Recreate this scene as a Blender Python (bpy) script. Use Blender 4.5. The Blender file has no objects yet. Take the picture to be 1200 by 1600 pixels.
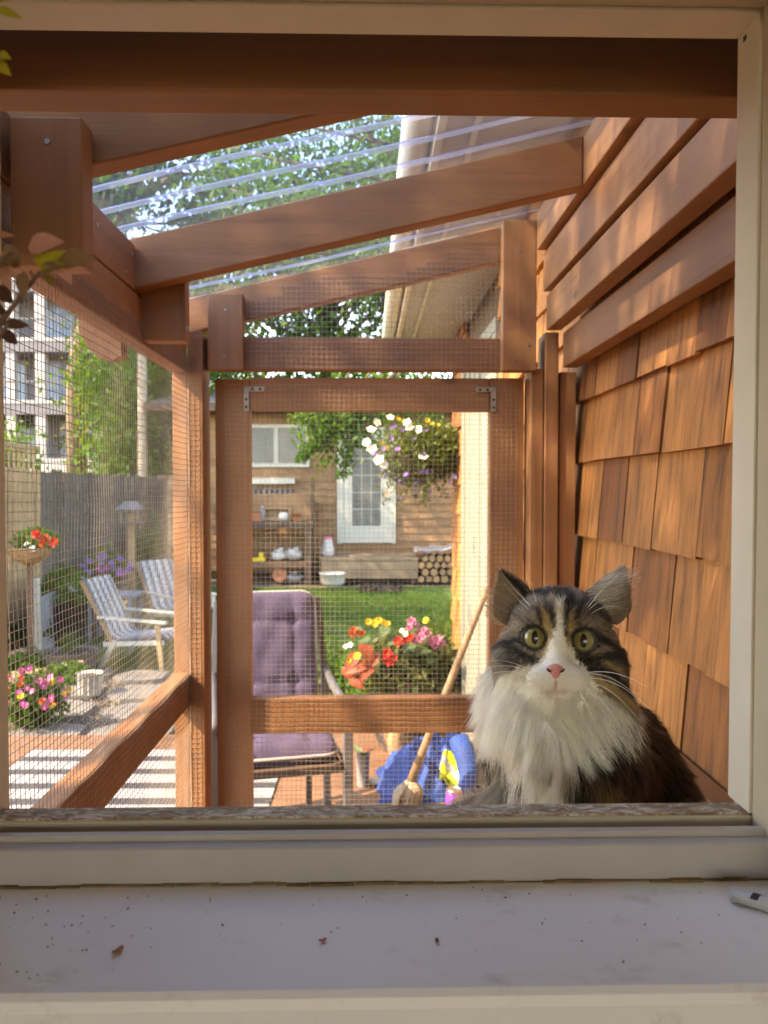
import bpy, bmesh, math, random
import numpy as np
from mathutils import Vector, Matrix, Euler
from mathutils.kdtree import KDTree
R = math.radians
S = bpy.context.scene
COL = S.collection
random.seed(7); RNG = np.random.default_rng(7)

# ------------------------------------------------------------------ camera
F = 1200.0                                   # focal length in photo pixels (1200 x 1600 frame)
PITCH, YAW = R(-1.67), R(-1.19)
cam_d = bpy.data.cameras.new("camera"); cam = bpy.data.objects.new("camera", cam_d); COL.objects.link(cam)
cam.location = (0, 0, 0); cam.rotation_euler = (R(90) + PITCH, 0, YAW)
cam_d.sensor_fit = 'VERTICAL'; cam_d.sensor_height = 36; cam_d.sensor_width = 27
cam_d.lens = F / 1600 * 36; cam_d.clip_start = 0.02; cam_d.clip_end = 600
cam_d.dof.use_dof = True; cam_d.dof.focus_distance = 0.78; cam_d.dof.aperture_fstop = 11.0
S.camera = cam
S.render.resolution_x, S.render.resolution_y = 768, 1024

# ------------------------------------------------------------------ sky, sun, exposure
SUN_EL, SUN_AZ = R(43), R(22)                 # sun to the left (-X), a little behind the camera
sun_dir = Vector((-math.cos(SUN_EL)*math.cos(SUN_AZ), -math.cos(SUN_EL)*math.sin(SUN_AZ), math.sin(SUN_EL)))
W = bpy.data.worlds.new("World"); S.world = W; W.use_nodes = True
nt = W.node_tree; nt.nodes.clear()
sky = nt.nodes.new("ShaderNodeTexSky"); sky.sky_type = 'NISHITA'; sky.sun_disc = False
sky.sun_elevation = SUN_EL
sky.sun_rotation = math.atan2(sun_dir.x, sun_dir.y)
sky.air_density = 1.0; sky.dust_density = 0.5; sky.ozone_density = 1.6
bg = nt.nodes.new("ShaderNodeBackground"); bg.inputs[1].default_value = 0.15
wo = nt.nodes.new("ShaderNodeOutputWorld")
nt.links.new(sky.outputs[0], bg.inputs[0]); nt.links.new(bg.outputs[0], wo.inputs[0])
sun_d = bpy.data.lights.new("sun", 'SUN'); sun_d.energy = 2.0; sun_d.angle = R(0.5); sun_d.color = (1.0, 0.90, 0.74)
sun = bpy.data.objects.new("sun", sun_d); COL.objects.link(sun)
sun.rotation_euler = (-sun_dir).to_track_quat('-Z', 'Y').to_euler()
S.view_settings.view_transform = 'Standard'; S.view_settings.look = 'None'
S.view_settings.gamma = 1.0; S.view_settings.exposure = 3.05; S.view_settings.use_curve_mapping = False
S.view_settings.use_white_balance = True; S.view_settings.white_balance_temperature = 8900; S.view_settings.white_balance_tint = 17
S.render.engine = 'CYCLES'
cy = S.cycles
cy.max_bounces = 9; cy.diffuse_bounces = 4; cy.glossy_bounces = 3; cy.transmission_bounces = 6
cy.transparent_max_bounces = 20; cy.caustics_reflective = False; cy.caustics_refractive = False
cy.sample_clamp_indirect = 6.0; cy.use_denoising = True

# ------------------------------------------------------------------ pixel helper (photo pixel -> point at depth Y)
RC = Euler((R(90) + PITCH, 0, YAW)).to_matrix()
def P(u, v, Y):
    d = RC @ Vector(((u-600)/F, -(v-800)/F, -1.0))
    return d * (Y / d.y)
def PZ(u, v, z):
    d = RC @ Vector(((u-600)/F, -(v-800)/F, -1.0))
    return d * (z / d.z)
RCn = np.array(RC)
def proj(pts):
    c = np.asarray(pts) @ RCn                 # world -> camera (rotation only)
    return np.stack([600 + F*c[:,0]/-c[:,2], 800 - F*c[:,1]/-c[:,2]], 1)

# ------------------------------------------------------------------ object helpers
def tag(o, label=None, cat=None, group=None, kind=None):
    if label: o["label"] = label
    if cat: o["category"] = cat
    if group: o["group"] = group
    if kind: o["kind"] = kind
    return o
def empty(name, loc=(0,0,0), rz=0.0, **k):
    o = bpy.data.objects.new(name, None); COL.objects.link(o)
    o.location = loc; o.rotation_euler = (0,0,rz); o.empty_display_size = 0.05
    return tag(o, **k)
def link(name, me, mat=None, parent=None, matrix=None, smooth=False, **k):
    o = bpy.data.objects.new(name, me); COL.objects.link(o)
    if mat is not None and not me.materials: me.materials.append(mat)
    if parent is not None: o.parent = parent
    if matrix is not None: o.matrix_local = matrix
    if smooth:
        me.polygons.foreach_set("use_smooth", [True]*len(me.polygons))
    return tag(o, **k)

class MB:
    """collects shapes; build() makes ONE mesh object of them"""
    def __init__(s): s.v = []; s.f = []; s.m = []; s.cur = 0
    def add(s, vs, fs):
        b = len(s.v); s.v += [tuple(x) for x in vs]; s.f += [tuple(i+b for i in f) for f in fs]; s.m += [s.cur]*len(fs)
        return s
    def box(s, x0, x1, y0, y1, z0, z1, bev=0.0):
        if bev <= 0:
            return s.add([(x0,y0,z0),(x1,y0,z0),(x1,y1,z0),(x0,y1,z0),(x0,y0,z1),(x1,y0,z1),(x1,y1,z1),(x0,y1,z1)],
                         [(0,3,2,1),(4,5,6,7),(0,1,5,4),(1,2,6,5),(2,3,7,6),(3,0,4,7)])
        bm = bmesh.new()
        bmesh.ops.create_cube(bm, size=1.0, matrix=Matrix.Translation(((x0+x1)/2,(y0+y1)/2,(z0+z1)/2)) @ Matrix.Diagonal((x1-x0,y1-y0,z1-z0,1)))
        bmesh.ops.bevel(bm, geom=bm.edges[:], offset=bev, segments=2, affect='EDGES', profile=0.6)
        bm.verts.index_update()
        s.add([v.co[:] for v in bm.verts], [[v.index for v in f.verts] for f in bm.faces]); bm.free()
        return s
    def obox(s, c, dims, M, bev=0.0):
        t = MB(); d = dims; t.box(-d[0]/2,d[0]/2,-d[1]/2,d[1]/2,-d[2]/2,d[2]/2,bev)
        c = Vector(c)
        return s.add([tuple(c + M @ Vector(p)) for p in t.v], t.f)
    def bar(s, a, b, w, h, bev=0.0, up=(0,0,1)):
        a = Vector(a); b = Vector(b); d = b-a; L = d.length; d.normalize()
        x = d; y = Vector(up).cross(x)
        if y.length < 1e-4: y = Vector((0,1,0)).cross(x)
        y.normalize(); z = x.cross(y)
        M = Matrix((x,y,z)).transposed()
        return s.obox((a+b)/2, (L,w,h), M, bev)
    def tube(s, pts, r, n=8, cap=True):
        pts = [Vector(p) for p in pts]; k = len(pts)
        rs = r if hasattr(r,'__len__') else [r]*k
        b = []; fs = []
        prev = None
        for i,p in enumerate(pts):
            t = (pts[min(i+1,k-1)] - pts[max(i-1,0)]).normalized()
            if prev is None:
                a = t.orthogonal().normalized()
            else:
                a = (prev - t*prev.dot(t)); a = a.normalized() if a.length > 1e-6 else t.orthogonal().normalized()
            prev = a; c = t.cross(a)
            for j in range(n):
                q = 2*math.pi*j/n
                b.append(p + (a*math.cos(q) + c*math.sin(q))*rs[i])
        for i in range(k-1):
            for j in range(n):
                fs.append((i*n+j, i*n+(j+1)%n, (i+1)*n+(j+1)%n, (i+1)*n+j))
        if cap:
            fs.append(tuple(range(n-1,-1,-1))); fs.append(tuple((k-1)*n+j for j in range(n)))
        return s.add(b, fs)
    def lathe(s, prof, c=(0,0,0), n=24, wob=0.0, seed=0):
        rr = random.Random(seed); c = Vector(c); vs = []; fs = []; k = len(prof)
        ph = [rr.uniform(0,6.28) for _ in range(4)]
        for (r,z) in prof:
            for j in range(n):
                a = 2*math.pi*j/n
                q = r*(1 + wob*(math.sin(2*a+ph[0])+.6*math.sin(3*a+ph[1]+z*9)))
                vs.append(c + Vector((q*math.cos(a), q*math.sin(a), z)))
        for i in range(k-1):
            for j in range(n):
                fs.append((i*n+j, i*n+(j+1)%n, (i+1)*n+(j+1)%n, (i+1)*n+j))
        fs.append(tuple(range(n-1,-1,-1))); fs.append(tuple((k-1)*n+j for j in range(n)))
        return s.add(vs, fs)
    def extrude_x(s, prof, x0, x1):
        k = len(prof)
        vs = [(x0,y,z) for y,z in prof] + [(x1,y,z) for y,z in prof]
        fs = [(i,(i+1)%k,k+(i+1)%k,k+i) for i in range(k)]
        fs += [tuple(range(k-1,-1,-1)), tuple(range(k,2*k))]
        return s.add(vs, fs)
    def mesh(s, name):
        me = bpy.data.meshes.new(name); me.from_pydata(s.v, [], s.f); me.validate()
        return me
    def build(s, name, mat, parent=None, smooth=False, **k):
        me = s.mesh(name)
        mats = mat if isinstance(mat,(list,tuple)) else [mat]
        for m in mats: me.materials.append(m)
        if len(mats) > 1: me.polygons.foreach_set("material_index", s.m)
        bm = bmesh.new(); bm.from_mesh(me); bmesh.ops.recalc_face_normals(bm, faces=bm.faces[:]); bm.to_mesh(me); bm.free()
        return link(name, me, None, parent, smooth=smooth, **k)

def sm(o, ang=40):
    """smooth shading with sharp edges kept"""
    me = o.data
    me.polygons.foreach_set("use_smooth", [True]*len(me.polygons))
    bm = bmesh.new(); bm.from_mesh(me)
    for e in bm.edges:
        if len(e.link_faces) == 2 and e.calc_face_angle(0) > R(ang): e.smooth = False
    bm.to_mesh(me); bm.free()
    return o

def board(name, parent, mat, x0,x1,y0,y1,z0,z1, bev=0.0025, **k):
    return MB().box(x0,x1,y0,y1,z0,z1,bev).build(name, mat, parent, **k)

def quad_mesh(name, V, mat, cols=None):
    """V: (N,4,3) array of separate quads -> one mesh"""
    V = np.asarray(V, dtype=np.float32); n = len(V)
    me = bpy.data.meshes.new(name)
    me.vertices.add(4*n); me.vertices.foreach_set("co", V.reshape(-1))
    me.loops.add(4*n); me.loops.foreach_set("vertex_index", np.arange(4*n, dtype=np.int32))
    me.polygons.add(n); me.polygons.foreach_set("loop_start", np.arange(0,4*n,4,dtype=np.int32))
    if cols is not None:
        a = me.color_attributes.new("tone", 'FLOAT_COLOR', 'CORNER')
        c = np.ones((n,4,4),dtype=np.float32); c[:,:,:3] = np.asarray(cols)[:,None,:]
        a.data.foreach_set("color", c.reshape(-1))
    me.update(); me.validate()
    me.materials.append(mat)
    return me

def leaf_quads(C, size, aspect=0.45, droop=0.3, rng=RNG, dirs=None):
    """rhombic folded leaves at centres C"""
    n = len(C); C = np.asarray(C)
    if dirs is None:
        d = rng.normal(size=(n,3)); d[:,2] -= droop
    else: d = np.asarray(dirs) + rng.normal(size=(n,3))*0.35
    d /= np.linalg.norm(d,axis=1,keepdims=True)
    a = rng.normal(size=(n,3)); a[:,2] += .0
    s = np.cross(d,a); s /= np.linalg.norm(s,axis=1,keepdims=True)+1e-9
    nn = np.cross(d,s)
    L = size*rng.uniform(.6,1.3,(n,1)); w = L*aspect*rng.uniform(.8,1.2,(n,1))
    b = C - d*L*.5; t = C + d*L*.5
    m = C - d*L*.05 + nn*L*.06
    return np.stack([b, m+s*w*.5, t, m-s*w*.5], 1)

def foliage(name, C, size, mat, parent=None, aspect=.45, droop=.3, rng=RNG, dirs=None, var=.25, **k):
    V = leaf_quads(C, size, aspect, droop, rng, dirs)
    base = rng.uniform(1-var, 1+var, (len(C),1)); cols = np.repeat(base,3,1)
    cols[:,0] *= rng.uniform(.8,1.25,len(C))
    return link(name, quad_mesh(name, V, mat, cols), None, parent, **k)

def ball_pts(n, c, r, rng=RNG, shell=.0):
    d = rng.normal(size=(n,3)); d /= np.linalg.norm(d,axis=1,keepdims=True)
    q = rng.uniform(shell**3, 1, (n,1))**(1/3)
    return np.asarray(c) + d*q*np.asarray(r)

# ------------------------------------------------------------------ materials
def new_mat(name):
    m = bpy.data.materials.new(name); m.use_nodes = True
    n = m.node_tree; b = n.nodes["Principled BSDF"]
    return m, n, b
def ramp(n, fac, stops):
    r = n.nodes.new("ShaderNodeValToRGB"); e = r.color_ramp.elements
    while len(e) < len(stops): e.new(.5)
    for i,(p,c) in enumerate(stops): e[i].position = p; e[i].color = (*c,1)
    n.links.new(fac, r.inputs[0]); return r.outputs[0]
def coords(n, scale, kind='Object', rot=(0,0,0)):
    t = n.nodes.new("ShaderNodeTexCoord"); mp = n.nodes.new("ShaderNodeMapping")
    mp.inputs['Scale'].default_value = scale; mp.inputs['Rotation'].default_value = rot
    n.links.new(t.outputs[kind], mp.inputs[0]); return mp.outputs[0]
def noise(n, vec, scale=5, detail=5, rough=.55, dist=0):
    t = n.nodes.new("ShaderNodeTexNoise"); t.inputs['Scale'].default_value = scale
    t.inputs['Detail'].default_value = detail; t.inputs['Roughness'].default_value = rough; t.inputs['Distortion'].default_value = dist
    if vec is not None: n.links.new(vec, t.inputs['Vector'])
    return t.outputs[0]
def mixc(n, fac, a, b, mode='MIX'):
    x = n.nodes.new("ShaderNodeMix"); x.data_type = 'RGBA'; x.blend_type = mode
    for s,val in ((0,fac),(6,a),(7,b)):
        if hasattr(val,'default_value') or hasattr(val,'links'): n.links.new(val, x.inputs[s])
        else: x.inputs[s].default_value = val if s == 0 else (*val,1)
    return x.outputs[2]
def bump(n, b, h, strength=.3, dist=.002):
    k = n.nodes.new("ShaderNodeBump"); k.inputs['Strength'].default_value = strength; k.inputs['Distance'].default_value = dist
    n.links.new(h, k.inputs['Height']); n.links.new(k.outputs[0], b.inputs['Normal'])
def objrand(n):
    o = n.nodes.new("ShaderNodeObjectInfo"); return o.outputs['Random']
def sc3(c, k): return tuple(min(1,x*k) for x in c)

def plain(name, c, rough=.6, var=.15, scale=8, metal=0, bmp=0, rnd=0, spec=.5, coat=0):
    m, n, b = new_mat(name)
    f = noise(n, coords(n,(scale,)*3), 1, 6)
    col = ramp(n, f, [(.3, sc3(c,1-var)), (.7, sc3(c,1+var))])
    if rnd:
        o = objrand(n); col = mixc(n, 1.0, col, ramp(n, o, [(0,(1-rnd,)*3),(1,(1,1,1))]), 'MULTIPLY')
    n.links.new(col, b.inputs['Base Color'])
    b.inputs['Roughness'].default_value = rough; b.inputs['Metallic'].default_value = metal
    b.inputs['Specular IOR Level'].default_value = spec; b.inputs['Coat Weight'].default_value = coat
    if bmp: bump(n, b, noise(n, coords(n,(scale*6,)*3), 1, 5), bmp, .004)
    return m

def wood(name, c, axis, rough=.55, grain=.22, rnd=.25, dark=None, bmp=.35, fine=1.0, pits=True, knots=False):
    """painted / bare wood whose grain runs along axis 0,1,2"""
    m, n, b = new_mat(name)
    s = [38*fine]*3; s[axis] = 1.6
    vec = coords(n, tuple(s))
    add = n.nodes.new("ShaderNodeVectorMath"); add.operation = 'ADD'
    o = n.nodes.new("ShaderNodeObjectInfo"); mul = n.nodes.new("ShaderNodeVectorMath"); mul.operation='SCALE'
    cmb = n.nodes.new("ShaderNodeCombineXYZ")
    for i in range(3): n.links.new(o.outputs['Random'], cmb.inputs[i])
    n.links.new(cmb.outputs[0], mul.inputs[0]); mul.inputs['Scale'].default_value = 60
    n.links.new(vec, add.inputs[0]); n.links.new(mul.outputs[0], add.inputs[1])
    g = noise(n, add.outputs[0], 1, 8, .65, .6)
    d = dark or sc3(c, 1-grain*1.6)
    col = ramp(n, g, [(.28, d), (.5, c), (.75, sc3(c,1+grain))])
    big = noise(n, coords(n,(5,5,5)), 1, 4)
    col = mixc(n, 1.0, col, ramp(n, big, [(.3,(.78,.76,.74)),(.68,(1.06,1.05,1.04))]), 'MULTIPLY')
    if rnd:
        col = mixc(n, 1.0, col, ramp(n, o.outputs['Random'], [(0,(1-rnd,1-rnd*1.15,1-rnd*1.3)),(.5,(1-rnd*.35,)*3),(1,(1,1,1))]), 'MULTIPLY')
    if knots:
        s2 = [9.0]*3; s2[axis] = 4.2
        vk = n.nodes.new("ShaderNodeTexVoronoi"); vk.inputs['Scale'].default_value = 1.0; vk.inputs['Randomness'].default_value = 1.0
        n.links.new(coords(n, tuple(s2)), vk.inputs['Vector'])
        kf = ramp(n, vk.outputs['Distance'], [(.03,(1,1,1)),(.085,(.35,.35,.35)),(.12,(0,0,0))])
        dk = n.nodes.new("ShaderNodeTexNoise"); dk.inputs['Scale'].default_value = 11; dk.inputs['Detail'].default_value = 7; dk.inputs['Roughness'].default_value = .7
        n.links.new(coords(n,(1,1,1)), dk.inputs['Vector'])
        col = mixc(n, kf, col, sc3(c,.42))
        sc_ = ramp(n, dk.outputs[0], [(.60,(0,0,0)),(.72,(.45,.45,.45))])
        col = mixc(n, sc_, col, sc3(c,.62))
        wr = ramp(n, g, [(.70,(0,0,0)),(.86,(.5,.5,.5))])
        col = mixc(n, wr, col, (.50,.30,.17))
    n.links.new(col, b.inputs['Base Color'])
    rr = n.nodes.new("ShaderNodeMapRange"); rr.inputs[3].default_value = rough-.12; rr.inputs[4].default_value = rough+.15
    n.links.new(g, rr.inputs[0]); n.links.new(rr.outputs[0], b.inputs['Roughness'])
    if pits:
        vo = n.nodes.new("ShaderNodeTexNoise"); vo.inputs['Scale'].default_value = 55; vo.inputs['Detail'].default_value = 3
        n.links.new(coords(n,(1,1,1)), vo.inputs['Vector'])
        h = n.nodes.new("ShaderNodeMath"); h.operation='MULTIPLY_ADD'; h.inputs[1].default_value=.5
        n.links.new(vo.outputs[0], h.inputs[0]); n.links.new(g, h.inputs[2])
        bump(n, b, h.outputs[0], bmp, .0015)
    else: bump(n, b, g, bmp, .0015)
    return m

BROWN = (.375,.168,.066)
MW = [wood("brown_stain_%s"%a, BROWN, i, .52, .17, .2, bmp=.6, knots=True) for i,a in enumerate("xyz")]
CEDAR = wood("cedar_shingle", (.44,.175,.042), 2, .66, .46, .62, bmp=1.0, fine=1.6)
DECKM = wood("deck_wood", (.22,.115,.065), 0, .6, .2, .25)
GREYW = wood("weathered_fence", (.105,.098,.09), 2, .8, .25, .35)
PALEW = wood("pale_wood_lit_fence", (.36,.25,.14), 2, .75, .2, .2)  # pale wood; on the fence it paints the sunlit near stretch
SIDING = wood("cottage_siding", (.29,.160,.075), 0, .7, .25, .3)
BENCHW = wood("bench_wood", (.11,.065,.04), 0, .75, .25, .3)
PORCHW = wood("porch_wood", (.25,.185,.115), 0, .75, .2, .2)
CREAM = plain("cream_paint", (.50,.42,.29), .5, .08, 12)
CREAM_L = plain("cream_paint_edge", (.70,.63,.50), .45, .06, 12)
WHITE = plain("white_paint", (.43,.43,.38), .5, .06, 6)
WHITE2 = plain("cream_white_paint", (.24,.235,.185), .5, .08, 6)
WINFR = plain("window_vinyl", (.44,.395,.36), .35, .06, 20)
ROOMW = plain("room_plaster", (.62,.55,.45), .8, .05, 4)
SOFF = plain("soffit_paint", (.50,.46,.40), .6, .08, 5)
STEEL = plain("galvanised_steel", (.42,.40,.37), .38, .25, 60, metal=.85)
WIRE = plain("galvanised_wire", (.33,.29,.24), .55, .25, 30, metal=.3)
BLACKM = plain("black_metal", (.035,.033,.032), .4, .2, 20)
GREYM = plain("grey_metal", (.10,.10,.105), .45, .15, 20)
TERRA = plain("terracotta", (.34,.12,.055), .8, .2, 20)
SOIL = plain("soil", (.055,.04,.03), .95, .4, 40, bmp=.6)
PURPLE = plain("purple_fabric", (.052,.037,.075), .9, .1, 60, bmp=.3)
PIPING = plain("pale_piping", (.30,.28,.26), .85, .1, 40)
BLUEF = plain("royal_blue_fabric", (.003,.042,.21), .75, .25, 14, bmp=.4)
HIVIS = plain("hi_vis_yellow", (.50,.56,.015), .6, .08, 30)
REFLT = plain("reflective_grey", (.42,.42,.40), .35, .1, 40, metal=.2)
STONE = plain("paving_stone", (.16,.15,.135), .9, .22, 4, bmp=.3, rnd=.25)
CONC = plain("concrete", (.28,.26,.24), .85, .12, 5, bmp=.2)
DIRT = plain("ground_soil", (.17,.125,.08), .95, .35, 3, bmp=.5)
BARK = plain("bark", (.13,.095,.065), .95, .4, 14, bmp=.8)
BARREL = wood("barrel_wood", (.10,.06,.04), 2, .8, .3, .1)
ROPE = plain("mop_cotton", (.34,.28,.2), .95, .25, 60, bmp=.7)
STICK = wood("mop_stick", (.25,.16,.09), 2, .6, .25, 0)
ROOFM = plain("asphalt_shingle", (.10,.09,.085), .95, .25, 30, bmp=.5)
LOGM = plain("split_log", (.20,.11,.055), .85, .35, 14, rnd=.4)
LOGEND = plain("log_end", (.34,.21,.10), .85, .25, 30, rnd=.3)
BLDG = plain("grey_stucco", (.13,.135,.15), .85, .08, 1)
BLDGW = plain("white_stucco", (.33,.325,.32), .8, .06, 1)
YELLOWP = plain("yellow_plastic", (.75,.56,.02), .45, .05, 5)
PLASTW = plain("white_plastic", (.5,.49,.47), .4, .05, 6)
PINKP = plain("pink_plastic", (.8,.18,.35), .45, .05, 5)
GREYP = plain("grey_plastic", (.24,.24,.25), .5, .1, 10)
TEALP = plain("teal_glaze", (.12,.36,.36), .35, .1, 8)
ORANGEP = plain("orange_pot", (.72,.22,.08), .6, .1, 8)
TARP = plain("pale_blue_panel", (.17,.21,.26), .55, .1, 3)
RED = plain("red_petal", (.50,.02,.012), .55, .2, 60)
ORANGE = plain("orange_petal", (.42,.075,.01), .55, .2, 60)
CORAL = plain("coral_leaf", (.55,.12,.04), .6, .3, 30)
PINK = plain("pink_petal", (.40,.12,.19), .55, .25, 90)
MAGENTA = plain("magenta_petal", (.36,.025,.16), .55, .25, 60)
YELLOW = plain("yellow_petal", (.58,.38,.01), .55, .15, 60)
VIOLET = plain("violet_petal", (.16,.085,.28), .6, .25, 60)
WHITEP = plain("white_petal", (.60,.57,.48), .6, .1, 60)

def leafmat(name, c, trans=.35, rough=.5):
    m, n, b = new_mat(name)
    at = n.nodes.new("ShaderNodeAttribute"); at.attribute_name = "tone"
    col = mixc(n, 1.0, at.outputs['Color'], c, 'MULTIPLY')
    n.links.new(col, b.inputs['Base Color']); b.inputs['Roughness'].default_value = rough
    b.inputs['Specular IOR Level'].default_value = .35
    t = n.nodes.new("ShaderNodeBsdfTranslucent")
    tc = mixc(n, 1.0, col, (1.5,1.6,.5), 'MULTIPLY'); n.links.new(tc, t.inputs[0])
    mx = n.nodes.new("ShaderNodeMixShader"); mx.inputs[0].default_value = trans
    n.links.new(b.outputs[0], mx.inputs[1]); n.links.new(t.outputs[0], mx.inputs[2])
    n.links.new(mx.outputs[0], n.nodes["Material Output"].inputs[0])
    return m
LEAF_BR = leafmat("leaf_bright", (.064,.140,.016), .45)
LEAF = leafmat("leaf_green", (.046,.100,.015), .4)
LEAF_DK = leafmat("leaf_dark", (.022,.048,.014), .35)
LEAF_YG = leafmat("leaf_yellow_green", (.085,.12,.012), .45)
LEAF_SV = leafmat("leaf_olive", (.085,.105,.03), .38)
LEAF_BLADE = leafmat("lawn_blade", (.054,.118,.011), .35)

def lawn_mat():
    m, n, b = new_mat("lawn")
    f = noise(n, coords(n,(1,1,1)), 1.3, 8, .65)
    f2 = noise(n, coords(n,(60,60,60)), 1, 4)
    c = ramp(n, f, [(.3,(.036,.078,.009)),(.52,(.058,.118,.011)),(.72,(.11,.13,.024))])
    c = mixc(n, 1.0, c, ramp(n, f2, [(.3,(.55,.6,.5)),(.7,(1.25,1.2,1.1))]), 'MULTIPLY')
    n.links.new(c, b.inputs['Base Color']); b.inputs['Roughness'].default_value = .85
    bump(n, b, f2, .9, .03)
    return m
LAWN = lawn_mat()

def glass_pane(name, tint=(.9,.93,.95), ior=5.0, haze=.0):
    m, n, b = new_mat(name); n.nodes.remove(b)
    tr = n.nodes.new("ShaderNodeBsdfTransparent"); tr.inputs[0].default_value = (*tint,1)
    gl = n.nodes.new("ShaderNodeBsdfGlossy"); gl.inputs['Roughness'].default_value = .04
    lw = n.nodes.new("ShaderNodeLayerWeight"); lw.inputs[0].default_value = .5     # facing, alike from both sides
    pw = n.nodes.new("ShaderNodeMath"); pw.operation = 'POWER'; pw.inputs[1].default_value = ior; n.links.new(lw.outputs['Facing'], pw.inputs[0])
    fr = n.nodes.new("ShaderNodeMath"); fr.operation = 'MULTIPLY_ADD'; fr.inputs[1].default_value = .8; fr.inputs[2].default_value = .03; n.links.new(pw.outputs[0], fr.inputs[0])
    mx = n.nodes.new("ShaderNodeMixShader"); n.links.new(fr.outputs[0], mx.inputs[0])
    n.links.new(tr.outputs[0], mx.inputs[1]); n.links.new(gl.outputs[0], mx.inputs[2])
    out = mx.outputs[0]
    if haze:
        df = n.nodes.new("ShaderNodeBsdfTranslucent"); df.inputs[0].default_value = (.72,.76,.92,1)
        m2 = n.nodes.new("ShaderNodeMixShader"); m2.inputs[0].default_value = haze
        n.links.new(out, m2.inputs[1]); n.links.new(df.outputs[0], m2.inputs[2]); out = m2.outputs[0]
    n.links.new(out, n.nodes["Material Output"].inputs[0])
    return m
POLY = glass_pane("sky_tinted_polycarbonate", (.68,.82,1.0), ior=3.6, haze=.04)  # blue tint put in so the sky behind looks bluer
RIB = glass_pane("sky_tinted_rib", (.50,.52,.88), ior=2.2, haze=.22)  # violet tint stands in for sky reflected on the ribs
def dark_glass(name, c=(.10,.115,.12)):
    m,n,b = new_mat(name)
    b.inputs['Base Color'].default_value = (*c,1); b.inputs['Roughness'].default_value = .08
    b.inputs['Specular IOR Level'].default_value = .25
    f = noise(n, coords(n,(2,2,2)),1,3); n.links.new(ramp(n,f,[(.3,sc3(c,.8)),(.7,sc3(c,1.3))]), b.inputs['Base Color'])
    return m
GLASS = dark_glass("window_glass"); BLIND = dark_glass("blind_glass", (.13,.135,.13)); SKYGL = dark_glass("sky_tinted_glass",(.22,.30,.40))  # balcony panes coloured blue for the sky they would mirror

def sill_mat():
    m,n,b = new_mat("sill_paint")
    base = ramp(n, noise(n, coords(n,(7,7,7)),1,5), [(.3,(.82,.80,.775)),(.7,(.88,.86,.835))])
    st = ramp(n, noise(n, coords(n,(16,26,16)),1,8,.75), [(.56,(0,0,0)),(.76,(.6,.6,.6))])
    col = mixc(n, st, base, (.44,.36,.27))
    sp = ramp(n, noise(n, coords(n,(260,330,260)),1,2,.5), [(.77,(0,0,0)),(.80,(.8,.8,.8))])
    col = mixc(n, sp, col, (.12,.085,.06))
    n.links.new(col, b.inputs['Base Color']); b.inputs['Roughness'].default_value = .33
    bump(n, b, noise(n, coords(n,(120,120,120)),1,4), .12, .001)
    return m
SILL = sill_mat()
GRIME = plain("grimy_caulk", (.20,.13,.06), .9, .5, 45, bmp=.5)
def worn_mat():
    m,n,b = new_mat("flaking_sill_paint")
    f = noise(n, coords(n,(70,160,70)),1,8,.75,1.2)
    g = noise(n, coords(n,(14,14,14)),1,3)
    mm = n.nodes.new("ShaderNodeMath"); mm.operation='MULTIPLY_ADD'; mm.inputs[1].default_value=.35
    n.links.new(g, mm.inputs[0]); n.links.new(f, mm.inputs[2])
    col = ramp(n, mm.outputs[0], [(.60,(.68,.58,.45)),(.68,(.42,.31,.20)),(.76,(.24,.155,.09))])
    n.links.new(col, b.inputs['Base Color']); b.inputs['Roughness'].default_value=.8
    bump(n,b,mm.outputs[0],.8,-.003)
    return m
WORN = worn_mat()
def striped(name, a, c, axis, freq, duty=.5, coords_kind='Object', rough=.85, c3=None):
    m,n,b = new_mat(name)
    t = n.nodes.new("ShaderNodeTexCoord"); sp = n.nodes.new("ShaderNodeSeparateXYZ"); n.links.new(t.outputs[coords_kind], sp.inputs[0])
    mu = n.nodes.new("ShaderNodeMath"); mu.operation='MULTIPLY'; mu.inputs[1].default_value=freq; n.links.new(sp.outputs[axis], mu.inputs[0])
    fr = n.nodes.new("ShaderNodeMath"); fr.operation='FRACT'; n.links.new(mu.outputs[0], fr.inputs[0])
    r = n.nodes.new("ShaderNodeValToRGB"); r.color_ramp.interpolation='CONSTANT'
    e = r.color_ramp.elements; e[0].color=(*a,1); e[0].position=0; e[1].position=duty; e[1].color=(*c,1)
    if c3:
        x = e.new(duty+.28*(1-duty)); x.color=(*a,1); x = e.new(duty+.45*(1-duty)); x.color=(*c3,1)
    n.links.new(fr.outputs[0], r.inputs[0])
    n.links.new(mixc(n,1.0,r.outputs[0], ramp(n, noise(n,coords(n,(12,12,12)),1,5),[(.3,(.8,.8,.8)),(.7,(1.05,1.05,1.05))]),'MULTIPLY'), b.inputs['Base Color'])
    b.inputs['Roughness'].default_value = rough
    bump(n,b,noise(n,coords(n,(90,90,90)),1,3),.3,.003)
    return m

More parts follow.
